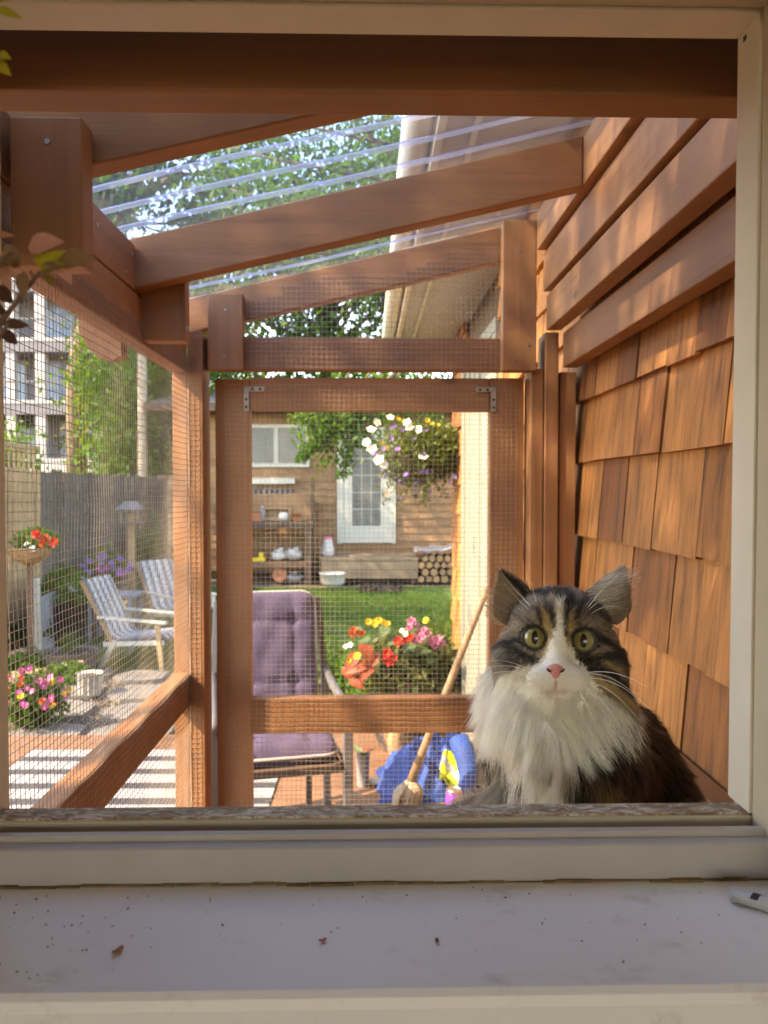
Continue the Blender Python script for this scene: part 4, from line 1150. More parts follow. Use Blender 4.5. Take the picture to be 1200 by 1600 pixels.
for k,(x,y,r,mm,lb) in enumerate([(-3.2,9.3,(.22,.45,.55),LEAF_BR,"tall bright shrub climbing the fence behind the garden chairs"),(-3.15,10.9,(.25,.5,.75),LEAF,"tall green shrub against the fence near the bird feeder"),(-2.9,12.4,(.35,.4,.5),LEAF_BR,"rounded green shrub in the far fence corner"),(-3.2,8.0,(.18,.35,.35),LEAF,"small leafy shrub beside the pale blue board")]):
    shrub("fence_shrub",lb,(x,y,GZ),r,1300,.075,mm,rng=np.random.default_rng(60+k))
lg=empty("garden_log",PZ(62,1072,GZ),R(28),label="short pale log edging the flower bed",cat="log")
MB().tube([(-.20,0,.07),(.20,0,.075)],.07,12).build("log",LOGEND,lg,smooth=True)
b_=MB().box(.24,.34,-.06,.05,0,.17,.006).build("end_block",ORANGEP if 0 else PALEW,lg)
# bird feeder on post
fd=P(205,800,9.4)
bfd=empty("bird_feeder",(fd.x,fd.y,GZ),label="bird feeder with blue grey roof on brown post",cat="bird feeder")
hz=fd.z-GZ
MB().box(-.035,.035,-.035,.035,0,hz-.02,.004).build("post",PALEW,bfd)
m=MB(); m.add([(-.16,-.12,hz+.03),(.16,-.12,hz+.03),(.16,.12,hz+.03),(-.16,.12,hz+.03),(-.08,0,hz+.13),(.08,0,hz+.13)],[(0,1,5,4),(1,2,5),(2,3,4,5),(3,0,4),(3,2,1,0)]).build("roof",GREYM,bfd)
MB().box(-.13,.13,-.10,.10,hz-.14,hz-.12,.003).build("tray",GREYM,bfd)
for x in (-.11,.09): MB().box(x,x+.02,-.08,-.06,hz-.119,hz+.03).build("upright",PALEW,bfd)
# telephone / fence post behind
pp=P(222,650,13.7); po=empty("utility_post",(pp.x,pp.y,GZ),label="tall pale wooden pole behind the fence",cat="pole")
MB().tube([(0,0,0),(0,0,2.0),(.02,0,5.6)],[.085,.08,.075],10).build("pole",wood("pole_wood",(.40,.33,.25),2,.85,.25,0),po,smooth=True)
MB().bar((-.4,0,5.2),(.4,0,5.2),.06,.09).build("crossarm",GREYW,po)

# ------------------------------------------------------------------ cottage at the bottom of the lawn
CY=14.0
ct=empty("cottage",(0,CY,GZ),label="wood clad garden cottage with white door beyond the lawn",cat="cottage")
MB().box(-3.36,3.2,.03,4.2,0,3.05).build("wall",BENCHW,ct)
z=.12; cr_=random.Random(4)
while z<3.0:
    x=-3.38
    while x<3.2:
        x1=min(3.2,x+cr_.uniform(1.6,3.0))
        m=MB(); a=cr_.uniform(-.003,.003)
        m.add([(x,-.022+a,z),(x1-.004,-.022+a,z+cr_.uniform(-.004,.004)),(x1-.004,.03,z),(x,.03,z),(x,-.002+a,z+.138),(x1-.004,-.002+a,z+.138),(x1-.004,.03,z+.138),(x,.03,z+.138)],
              [(0,3,2,1),(4,5,6,7),(0,1,5,4),(1,2,6,5),(2,3,7,6),(3,0,4,7)]).build("siding_board",SIDING,ct); x=x1
    z+=.136
MB().box(-3.46,-3.37,-.03,.06,0,3.0,.003).build("corner_trim",WHITE,ct)
rf=MB().add([(-3.9,-.5,3.02),(3.6,-.5,3.02),(3.6,2.3,3.62),(-3.9,2.3,3.62),(-3.9,4.8,3.02),(3.6,4.8,3.02),(-3.9,-.5,3.10),(3.6,-.5,3.10),(3.6,2.3,3.70),(-3.9,2.3,3.70),(-3.9,4.8,3.1),(3.6,4.8,3.1)],
   [(0,3,2,1),(3,4,5,2),(6,7,8,9),(9,8,11,10),(0,1,7,6),(4,10,11,5),(0,6,9,3),(3,9,10,4),(1,2,8,7),(2,5,11,8)]).build("roof",ROOFM,ct)
MB().box(-3.9,3.6,-.53,-.505,2.97,3.11,.003).build("fascia",BENCHW,rf)
def cx(u): return P(u,765,CY).x
def cz(v): return P(575,v,CY).z-GZ
# window
w0,w1,wz0,wz1=cx(388),cx(484),cz(730),cz(664)
wn=MB()
wn.box(w0,w1,-.065,-.03,wz0,wz0+.07); wn.box(w0,w1,-.065,-.03,wz1-.06,wz1); wn.box(w0,w0+.06,-.065,-.03,wz0+.07,wz1-.06); wn.box(w1-.06,w1,-.065,-.03,wz0+.07,wz1-.06)
xm=cx(432); wn.box(xm-.035,xm+.035,-.065,-.03,wz0+.07,wz1-.06)
wn=wn.build("window",WHITE,ct)
MB().box(w0+.06,xm-.035,-.045,-.04,wz0+.07,wz1-.06).build("pane",GLASS,wn); MB().box(xm+.035,w1-.06,-.045,-.04,wz0+.07,wz1-.06).build("pane",BLIND,wn)
# door
d0,d1,dz0,dz1=cx(527),cx(618),cz(849),cz(668)
dr_=MB(); dr_.box(d0,d0+.10,-.07,-.028,dz0,dz1); dr_.box(d1-.06,d1,-.07,-.028,dz0,dz1); dr_.box(d0+.10,d1-.06,-.07,-.028,dz1-.09,dz1)
dr_=dr_.build("door_frame",WHITE,ct)
dl=MB(); g0,g1,gz0,gz1=cx(550),cx(595),cz(822),cz(690)
dl.box(d0+.101,g0,-.055,-.03,dz0+.01,dz1-.091); dl.box(g1,d1-.061,-.055,-.03,dz0+.01,dz1-.091); dl.box(g0,g1,-.055,-.03,dz0+.01,gz0); dl.box(g0,g1,-.055,-.03,gz1,dz1-.091)
dl=dl.build("door",WHITE,ct)
for i in range(3):
    for j in range(5):
        a=g0+(g1-g0)*i/3; b=gz0+(gz1-gz0)*j/5
        MB().box(a+.006,a+(g1-g0)/3-.006,-.046,-.042,b+.006,b+(gz1-gz0)/5-.006).build("pane",BLIND,dl)
m=MB()
for i in range(4): m.box(g0+(g1-g0)*i/3-.006,g0+(g1-g0)*i/3+.006,-.05,-.035,gz0,gz1)
for j in range(6): m.box(g0,g1,-.051,-.036,gz0+(gz1-gz0)*j/5-.006,gz0+(gz1-gz0)*j/5+.006)
m.build("muntin",WHITE,dl)
hx=cx(604); MB().tube([(hx,-.056,cz(772)),(hx,-.10,cz(772)),(hx-.08,-.10,cz(772))],.014,8).build("handle",STEEL,dl)
# shelf board and row of tools on wall
MB().box(cx(394),cx(462),-.16,-.03,cz(756),cz(747),.004).build("wall_shelf",WHITE,ct)
for k in range(8):
    x=cx(398+8.2*k); MB().lathe([(.04,0),(.045,.02),(.03,.06),(.012,.12)],(x,-.09,cz(772)),10).build("hook_knob",GREYM,ct,smooth=True)

# porch platform
po_=empty("porch_step",(0,13.35,GZ),label="low wooden porch platform in front of the white cottage door",cat="porch")
x0,x1=P(503,870,13.3).x,P(652,870,13.3).x
for k in range(5): MB().box(x0,x1,-.38+.205*k,-.38+.205*k+.198,.40,.44,.004).build("plank",PORCHW,po_)
for k in range(2): MB().box(x0+.01,x1-.01,-.37,-.33,.09+.155*k,.09+.155*k+.15,.004).build("riser_board",PORCHW,po_)
for x in (x0+.05,x1-.13): MB().box(x,x+.08,-.32,.55,.0,.399).build("support",BENCHW,po_)

# potting bench and things on it
BY=13.35
wbn=empty("potting_bench",(0,BY,GZ),label="dark wooden potting bench against the cottage wall",cat="workbench")
bx0,bx1=P(360,820,BY).x,P(490,820,BY).x
def bz_(v): return P(575,v,BY-.3).z-GZ
for k in range(4): MB().box(bx0,bx1,-.30+.15*k,-.30+.15*k+.145,bz_(824),bz_(815),.003).build("top_plank",BENCHW,wbn)
for k in range(4): MB().box(bx0+.03,bx1-.08,-.28+.14*k,-.28+.14*k+.134,bz_(886),bz_(878),.003).build("shelf_plank",DECKM,wbn)
for x in (bx0+.02,bx1-.12):
    for y_ in (-.29,.19): MB().box(x,x+.10,y_,y_+.08,0,bz_(824)-.002,.003).build("leg",BENCHW,wbn)
MB().box(bx0,bx1,.28,.31,bz_(815),bz_(772),.003).build("back_board",SIDING,wbn)
MB().box(bx1-.06,bx1,.2,.279,bz_(815),bz_(745),.003).build("back_post",BENCHW,wbn)
def on_bench(name,label,u,v,fn,cat,y=-.12):
    p=P(u,v,BY+y); o=empty(name,p,label=label,cat=cat); fn(o); return o
def crate_fn(o):
    for a in ((-.22,.22,.05,.065,0,.22),(-.22,.22,-.065,-.05,0,.07),(-.22,-.205,-.049,.049,0,.22),(.205,.22,-.049,.049,0,.22),(-.22,.22,-.049,.049,.205,.22)):
        MB().box(*a,.002).build("side",PALEW,o)
zt=bz_(815)+GZ
def at_bench(name,label,u,fn,cat,z=zt+.001,y=-.12):
    o=empty(name,(P(u,800,BY+y).x,BY+y,z),label=label,cat=cat); fn(o); return o
at_bench("wooden_box","open wooden box standing on the potting bench",433,crate_fn,"box",y=.1)
at_bench("terracotta_pot","terracotta pot on the potting bench top",464,lambda o:(MB().lathe(pot_prof(.06,.085,.14,.008),n=16).build("pot",TERRA,o,smooth=True),MB().lathe([(.06,.11),(.01,.115)],n=12).build("soil",SOIL,o)),"pot")
at_bench("white_pot","round white pot on the potting bench top",443,lambda o:(MB().lathe([(.05,0),(.085,.05),(.085,.10),(.06,.15),(.045,.145)],n=16).build("pot",PLASTW,o,smooth=True),MB().lathe([(.05,.13),(.01,.135)],n=12).build("soil",SOIL,o)),"pot")
at_bench("orange_tin","square orange tin at the dark end of the potting bench",401,lambda o:(MB().box(-.09,.09,-.06,.06,0,.15,.006).build("body",TERRA,o),MB().box(-.092,.092,-.062,.062,.151,.165,.004).build("lid",BENCHW,o)),"tin")
at_bench("blue_bottle","slim blue grey bottle beside the orange tin",410,lambda o:(MB().lathe([(.03,0),(.035,.02),(.035,.16),(.015,.2),(.015,.24)],n=12).build("body",TARP,o,smooth=True),MB().lathe([(.017,.241),(.017,.26)],n=10).build("cap",PLASTW,o)),"bottle")
zs_=bz_(878)+GZ+.001
at_bench("yellow_tray","yellow plastic tool tray on the bench lower shelf",402,lambda o:(MB().box(-.13,.13,-.07,.07,0,.06,.01).build("tray",YELLOWP,o),MB().box(.03,.10,-.05,.05,.061,.15,.01).build("tool",YELLOWP,o)),"tray",z=zs_)
def bag_fn(mat,s,seed):
    def fn(o):
        bm=bmesh.new(); bmesh.ops.create_icosphere(bm,subdivisions=2,radius=1); rr=random.Random(seed)
        for v_ in bm.verts: v_.co=Vector((v_.co.x*s[0],v_.co.y*s[1],(v_.co.z+1)*.5*s[2]))*rr.uniform(.72,1.15)
        me=bpy.data.meshes.new("bag"); bm.to_mesh(me); bm.free(); me.materials.append(mat); link("bag",me,None,o,smooth=True)
        MB().tube([(0,0,s[2]*.8),(.03,-.02,s[2]*.98),(.09,-.03,s[2]*.96)],[.04,.03,.045],7).build("folded_top",mat,o)
    return fn
at_bench("soil_bag","white bag with red marks on the bench lower shelf",434,bag_fn(PLASTW,(.14,.10,.20),1),"bag",z=zs_)
at_bench("soil_bag","silver grey bag on the bench lower shelf beside white bag",458,bag_fn(REFLT,(.17,.11,.22),2),"bag",z=zs_)
at_bench("tipped_pot","terracotta pot tipped over under the potting bench",436,lambda o:(lambda q:setattr(q,'rotation_euler',(R(70),R(25),0)))(MB().lathe(pot_prof(.07,.115,.20,.01),(0,0,-.02),16).build("pot",TERRA,o,smooth=True)),"pot",z=GZ+.10)
at_bench("grey_sack","grey sack slumped under the potting bench",457,bag_fn(GREYP,(.20,.12,.17),3),"sack",z=GZ+.002,y=-.1)
jg=empty("plastic_jug",(P(512,850,13.5).x,13.5,GZ+.441),label="white plastic jug with pink cap beside the cottage door",cat="jug")
MB().lathe([(.10,0),(.115,.02),(.115,.12),(.09,.22),(.085,.27),(.07,.28)],n=16,wob=.03).build("body",PLASTW,jg,smooth=True)
MB().lathe([(.07,.281),(.07,.32),(.06,.325)],n=14).build("cap",PINKP,jg)
jg.location.x=max(jg.location.x,x0+.08)
bs=empty("wash_basin",(P(520,886,12.75).x,12.75,GZ+.003),label="white enamel basin on the grass before the porch",cat="basin")
MB().lathe([(.15,0),(.20,.06),(.215,.20),(.23,.205),(.22,.215),(.195,.19),(.17,.05)],n=26).build("bowl",PLASTW,bs,smooth=True)
MB().lathe([(.18,.13),(.10,.17),(.02,.18)],n=16,wob=.1).build("earth",SOIL,bs)
for k in range(9):
    a=k*.7; 
# firewood stack: every log
fw=random.Random(12)
lx0,lx1=P(652,880,13.3).x,P(722,880,13.3).x
nl=0
for r_ in range(4):
    x=lx0+.07*(r_%2)+.05
    while x<lx1:
        rad=fw.uniform(.052,.072)
        o=empty("firewood_log",(x,13.25,GZ+.075+r_*.118),label="split firewood log in the %s of the stack beside the porch"%("bottom row","second row from the ground","third row from the ground","top row")[r_],cat="log",group="firewood logs stacked by the porch, %s"%("bottom row","second row","third row","top row")[r_])
        MB().tube([(0,-.22+fw.uniform(-.03,.03),0),(fw.uniform(-.01,.01),.2,0)],[rad,rad*.95],fw.choice([5,6,7,9])).build("log",LOGM,o)
        MB().tube([(0,-.256,0),(0,-.2225,0)],[rad*.86,rad*.9],7).build("cut_end",LOGEND,o)
        x+=rad*2+.008; nl+=1
tp=empty("stack_cover",((lx0+lx1)/2,13.25,GZ+.52),label="grey sheet laid over the firewood stack",cat="cover")
vs=[];fs=[]
for j in range(7):
    for i in range(13):
        x=(i/12-.5)*(lx1-lx0+.15); y_=(j/6-.5)*.62; vs.append((x,y_,.07+.015*math.sin(i*1.7)-.55*max(0,abs(y_)-.24)+.012*math.sin(j*2+i)+(x+.4)*.06))
for j in range(6):
    for i in range(12): a=j*13+i; fs.append((a,a+1,a+14,a+13))
c_=MB().add(vs,fs).build("sheet",GREYP if 0 else CONC,tp,smooth=True); c_.modifiers.new("t",'SOLIDIFY').thickness=.01
# dark bark pile on the lawn
bkp=P(595,915,12.3); 
bpn=np.random.default_rng(5)
foliage("bark_mulch",np.stack([bkp.x+bpn.uniform(-.33,.33,500),12.2+bpn.uniform(-.4,.4,500),GZ+.01+bpn.uniform(0,.05,500)],1),.07,SOIL,None,.6,0,bpn,
        kind="stuff",label="dark patch of bark pieces on the far lawn",cat="mulch")

# ------------------------------------------------------------------ neighbour building with balconies
NY=38.0
nb=empty("apartment_building",(-18,NY,GZ),label="grey apartment block with white balconies behind the fence",cat="building")
nz=lambda v: P(60,v,NY-1.5).z-GZ
nx_=lambda u: P(u,600,NY-1.5).x+18
MB().box(-9,nx_(150),0,10,0,15).build("wall",BLDG,nb)
fl=[720,630,533,440]
for i,v in enumerate(fl):
    e=nx_((158,128,118,110)[i])
    MB().box(-9,e,-1.8,-.01,nz(v)-.55,nz(v),.01).build("balcony_slab",BLDGW if i==0 else BLDG,nb)
    b=MB().box(-9,e+.01,-1.83,-1.80,nz(v)-.05,nz(v)+.10,.005).build("slab_edge",BLDGW,nb)
    if i:
        r=MB(); r.box(-9,e,-1.78,-1.74,nz(v)+.95,nz(v)+1.02)
        for k in range(44):
            x=-9+.2*k
            if x<e: r.box(x,x+.03,-1.775,-1.745,nz(v)+.10,nz(v)+.95)
        r.build("railing",GREYM,nb)
    for k in range(3):
        x1=e-.6-2.6*k
        wq=MB().box(x1-1.9,x1,-.06,-.012,nz(v)+.15,nz(v)+2.25,.01).build("window",BLDGW,nb)
        MB().box(x1-1.82,x1-.98,-.075,-.061,nz(v)+.22,nz(v)+2.18).build("pane",SKYGL,wq); MB().box(x1-.92,x1-.08,-.075,-.061,nz(v)+.22,nz(v)+2.18).build("pane",SKYGL,wq)
for u in (66,20):
    MB().box(nx_(u)-.22,nx_(u)+.22,-1.75,-1.4,0,13.5,.02).build("column",BLDGW,nb)
for u,v,k in [(25,655,0),(90,640,1),(120,690,0)]:
    p=P(u,v,NY-1.2); foliage("balcony_shrub",ball_pts(300,(p.x+18,-1.2,p.z-GZ),(1.0,.4,.6),RNG,.1),.26,LEAF_BR if k else LEAF,nb,kind="stuff")

# ------------------------------------------------------------------ trees
def tree(name,label,base,h,crown_c,crown_r,ncl,nleaf,size,mat,seed,trunk_r=.16,asp=.42,spread=.32,shell=.35,extra=None,group=None):
    rng=np.random.default_rng(seed); rr=random.Random(seed)
    o=empty(name,base,label=label,cat="tree",group=group); b=Vector(base)
    cc=Vector(crown_c)-b
    ctr=ball_pts(ncl,tuple(cc),crown_r,rng,shell)
    ctr=ctr[ctr[:,2]>.3]
    m=MB(); top=cc+Vector((0,0,crown_r[2]*.4))
    tp_=[Vector((0,0,0)),Vector((rr.uniform(-.05,.05),rr.uniform(-.05,.05),cc.z*.4)),cc*.75,top]
    m.tube(tp_,[trunk_r,trunk_r*.8,trunk_r*.55,trunk_r*.15],9)
    m.build("trunk",BARK,o,smooth=True)
    m=MB()
    for k in range(min(40,len(ctr))):
        e=Vector(ctr[k]); t=rr.uniform(.35,.85); s=tp_[1].lerp(tp_[3],t) if e.z>cc.z*.4 else tp_[1]
        m.tube([s,s.lerp(e,.5)+Vector((0,0,.12)),e],[trunk_r*.28,trunk_r*.16,.012],5)
    m.build("limbs",BARK,o,smooth=True)
    if extra is not None: ctr=np.concatenate([ctr,np.asarray(extra)-np.array(base)])
    j=rng.integers(0,len(ctr),nleaf)
    pts=ctr[j]+rng.normal(size=(nleaf,3))*np.array([spread,spread,spread*.75])
    foliage("crown",pts,size,mat,o,asp,.5,rng,var=.35)
    return o
# drooping branches in front of the cottage
def strand(u0,v0,u1,v1,Y,n): return [tuple(P(u0+(u1-u0)*t,v0+(v1-v0)*t,Y)) for t in np.linspace(0,1,n)]
ex=[]
def tree2():
    base=(2.9,10.2,GZ)
    t=tree("garden_tree","large bright green ash tree shading the cottage front",base,7,(1.2,10.4,4.2),(3.4,2.2,2.2),150,22000,.12,LEAF_BR,41,.2,.36,.28,.45)
    rng=np.random.default_rng(77); b=np.array(base); pts=[]; m=MB()
    for (u0,v0,u1,v1,Y,w) in [(560,560,480,690,9.0,.10),(590,560,500,720,9.3,.12),(640,560,545,700,9.1,.12),(560,620,470,655,9.0,.07),(600,560,575,690,9.4,.12),(540,600,500,690,9.2,.10),
                            (700,600,650,660,9.5,.15),(700,560,600,640,9.5,.15),(620,580,520,665,8.9,.1),(560,640,470,715,9.1,.04),(580,590,535,740,9.2,.05)]:
        q=np.array(strand(u0,v0,u1,v1,Y,16)); q=q-b
        m.tube([tuple(x) for x in q[::3]],[.018]*len(q[::3]),5)
        k=np.repeat(q[4:],34,0); pts.append(k+rng.normal(size=k.shape)*np.array([w,w,w*.9]))
    m.build("drooping_branches",BARK,t,smooth=True)
    foliage("drooping_leaves",np.concatenate(pts),.095,LEAF_BR,t,.36,.9,rng,var=.35)
tree2()
tree("garden_tree","tall green tree beyond the fence beside the pale pole",(-4.5,15.6,GZ),8,(-4.45,15.6,1.6),(1.0,1.4,2.8),130,12000,.17,LEAF_BR,42,.2,.45,.35,.3)
tree("garden_tree","yellow green tree behind the brown back fence",(-4.6,18.5,GZ),8,(-4.7,18.5,2.6),(2.0,1.8,3.0),160,15000,.19,LEAF_YG,43,.2,.45,.35,.3)
#tree("garden_tree","slender bright tree in front of the apartment block corner",(-8.2,22,GZ),8,(-8.1,22,2.6),(1.1,1.2,2.4),90,7000,.22,LEAF_BR,44,.2,.45,.4,.3)
tree("garden_tree","low leafy tree under the apartment balconies",(-10.6,21,GZ),5,(-10.4,21,.3),(1.1,1.2,1.3),70,5000,.22,LEAF_BR,45,.15,.45,.4,.2)
tree("garden_tree","broad green tree behind the cottage roof",(-1.2,22.5,GZ),12,(-1.2,22.5,6.2),(5.2,2.6,3.4),170,14000,.26,LEAF,46,.28,.45,.45,.4)
tree("garden_tree","tall tree rising behind the cottage roof end",(4.6,24,GZ),14,(3.8,24,8.5),(5.0,2.6,5.0),180,14000,.27,LEAF,47,.3,.45,.5,.4)
tree("garden_tree","high tree over the fence corner seen through the clear roof",(-7.5,20,GZ),14,(-6.4,20,9.8),(4.8,2.8,3.8),150,13000,.24,LEAF,48,.3,.45,.45,.5)

tree("added_shade_tree","leafy tree beside the house left of the enclosure",(-5.4,-1.0,GZ),8,(-4.3,-.4,5.2),(.9,1.5,.9),36,3000,.12,LEAF,51,.14,.45,.3,.2)  # added out of view to break up the sun on the enclosure
tree("added_shade_tree","unseen large tree added over the left fence to shade the cottage",(-8.6,11.0,GZ),11,(-8.0,11.2,6.6),(2.4,2.6,2.2),100,8000,.17,LEAF,52,.22,.45,.35,.3)  # added off to the left to cast shade on the cottage
tree("added_shade_tree","shade tree standing left of the picket fence near the deck",(-9.8,5.4,GZ),10,(-9.4,5.6,6.2),(2.0,2.0,1.8),70,5000,.17,LEAF,53,.2,.45,.35,.3)  # added out of view to cast shade over chairs and lawn

# ------------------------------------------------------------------ the cat
E=P(873,999,.68); view=E.normalized(); rt=view.cross(Vector((0,0,1))).normalized(); upv=rt.cross(view)
HM=np.array([rt[:],view[:],upv[:]])              # rows: local axes in world
En=np.array(E[:]); KPX=1800.0
def hl(x,y,z): return E+rt*x+view*y+upv*z        # head local (x right, y away from the viewer, z up) -> world
def hpx(u,v,y=0.0): return hl((u-873)/KPX, y, -(v-999)/KPX)
prims=[]                                         # (kind, params, group) group 0 head 1 body
def ell(c,r,g,M=None): prims.append(("e",np.array(c[:]) if not isinstance(c,tuple) else np.array(c),np.array(r),g,M))
def cap(a,b,ra,rb,g): prims.append(("c",np.array(tuple(a)),np.array(tuple(b)),(ra,rb),g))
def hell(x,y,z,r): ell(hl(x,y,z),r,0,HM)
hell(0,.046,.006,(.0485,.055,.043)); hell(-.028,.034,-.020,(.030,.036,.026)); hell(.028,.034,-.020,(.030,.036,.026))
hell(0,.000,-.012,(.012,.020,.026)); hell(-.0095,-.012,-.0345,(.0165,.019,.0135)); hell(.0095,-.012,-.0345,(.0165,.019,.0135))
hell(0,-.016,-.026,(.010,.014,.011)); hell(0,-.004,-.048,(.0135,.016,.010)); hell(-.021,.012,.014,(.016,.016,.010)); hell(.021,.012,.014,(.016,.016,.010))
hell(0,.012,.020,(.028,.025,.022))
ell(hl(.003,.032,-.078),(.042,.040,.036),1,HM); ell(hl(.008,.045,-.115),(.042,.042,.045),1,HM); ell(hl(.012,.06,-.15),(.040,.042,.045),1,HM); ell(hl(-.027,.035,-.062),(.03,.035,.03),1,HM); ell(hl(.035,.035,-.062),(.03,.035,.03),1,HM)
cap(hl(0,.055,-.02),(.188,.805,-.235),.043,.060,1)
ell((.192,.800,-.285),(.052,.066,.100),1); ell((.215,.845,-.285),(.080,.080,.085),1)
cap((.22,.86,-.315),(.300,.985,-.355),.078,.082,1); ell((.315,1.0,-.372),(.083,.090,.078),1); ell((.255,.975,-.395),(.045,.075,.055),1); ell((.375,.97,-.40),(.035,.07,.05),1)
cap((.150,.775,-.33),(.146,.757,-.432),.028,.017,1); cap((.218,.775,-.33),(.214,.757,-.432),.028,.017,1)
ell((.146,.742,-.438),(.018,.027,.0125),1); ell((.214,.742,-.438),(.018,.027,.0125),1)
ell((.235,.90,-.437),(.02,.045,.014),1)
tl=[(.36,1.07,-.40),(.30,1.10,-.425),(.20,1.06,-.43),(.12,1.00,-.432)]
for a,b in zip(tl[:-1],tl[1:]): cap(a,b,.020,.018,1)
def sdf(p):
    acc=None
    for q in prims:
        if q[0]=="e":
            d=p-q[1]; M=q[4]
            if M is not None: d=d@M.T
            k0=np.linalg.norm(d/q[2],axis=1); k1=np.linalg.norm(d/q[2]**2,axis=1)+1e-9; v=k0*(k0-1)/k1; g=q[3]
        else:
            a,b,(ra,rb),g=q[1],q[2],q[3],q[4]; ab=b-a; t=np.clip(((p-a)@ab)/(ab@ab),0,1)
            v=np.linalg.norm(p-(a+t[:,None]*ab),axis=1)-(ra+(rb-ra)*t)
        k=.007 if g==0 else .022
        if acc is None: acc=v
        else:
            h=np.clip(.5+.5*(acc-v)/k,0,1); acc=acc*(1-h)+v*h-k*h*(1-h)
    for sx in (-1,1):                            # eye sockets
        c=np.array(hl(sx*.0212,-.004,0)[:]); v=.0105-np.linalg.norm(p-c,axis=1)
        k=.004; h=np.clip(.5-.5*(acc-v)/k,0,1); acc=acc*(1-h)+v*h+k*h*(1-h)
    return acc
bm=bmesh.new()
for q in prims:
    if q[0]=="e":
        Mx=Matrix(q[4].T.tolist()).to_4x4() if q[4] is not None else Matrix.Identity(4)
        bmesh.ops.create_icosphere(bm,subdivisions=3,radius=1,matrix=Matrix.Translation(Vector(q[1]))@Mx@Matrix.Diagonal((*q[2],1)))
    else:
        for t in np.linspace(0,1,6):
            c=q[1]*(1-t)+q[2]*t; r=q[3][0]*(1-t)+q[3][1]*t
            bmesh.ops.create_icosphere(bm,subdivisions=2,radius=r,matrix=Matrix.Translation(Vector(c)))
me=bpy.data.meshes.new("tmp"); bm.to_mesh(me); bm.free()
tmp=bpy.data.objects.new("tmp",me); COL.objects.link(tmp)
md=tmp.modifiers.new("r",'REMESH'); md.mode='VOXEL'; md.voxel_size=.0026
dg=bpy.context.evaluated_depsgraph_get(); dg.update()
body_me=bpy.data.meshes.new_from_object(tmp.evaluated_get(dg)); bpy.data.objects.remove(tmp)
nv_=len(body_me.vertices); co=np.empty(nv_*3,dtype=np.float32); body_me.vertices.foreach_get("co",co); co=co.reshape(-1,3).astype(float)
for it in range(5):
    d=sdf(co); h=.0008; g=np.stack([sdf(co+np.eye(3)[i]*h)-d for i in range(3)],1)/h
    g/=np.linalg.norm(g,axis=1,keepdims=True)+1e-6; co-=g*np.clip(d,-.006,.006)[:,None]*.8
body_me.vertices.foreach_set("co",co.astype(np.float32).reshape(-1)); body_me.update()

# ---- coat pattern: (point, head-local px) -> colour
def seg_d(p,a,b):
    a=np.array(a,float); b=np.array(b,float); ab=b-a; t=np.clip(((p-a)@ab)/(ab@ab),0,1); return np.linalg.norm(p-(a+t[:,None]*ab),axis=1)
def stroke(p,pts,w):
    d=np.full(len(p),1e9)
    for a,b in zip(pts[:-1],pts[1:]): d=np.minimum(d,seg_d(p,a,b))
    return np.clip(1.25-d/w,0,1)
def inpoly(p,poly):
    c=np.zeros(len(p),bool); x,y=p[:,0],p[:,1]; n=len(poly)
    for i in range(n):
        x1,y1=poly[i]; x2,y2=poly[(i+1)%n]
        k=((y1>y)!=(y2>y))&(x<(x2-x1)*(y-y1)/((y2-y1)+1e-9)+x1); c^=k
    return c
C_WHITE=np.array([.92,.85,.70]); C_BLK=np.array([.018,.013,.010]); C_BRN=np.array([.090,.070,.052]); C_TAN=np.array([.40,.305,.195]); C_GOLD=np.array([.50,.33,.13]); C_DBR=np.array([.026,.020,.016])
def lerp(c,col,m): return c*(1-m[:,None])+col*m[:,None]
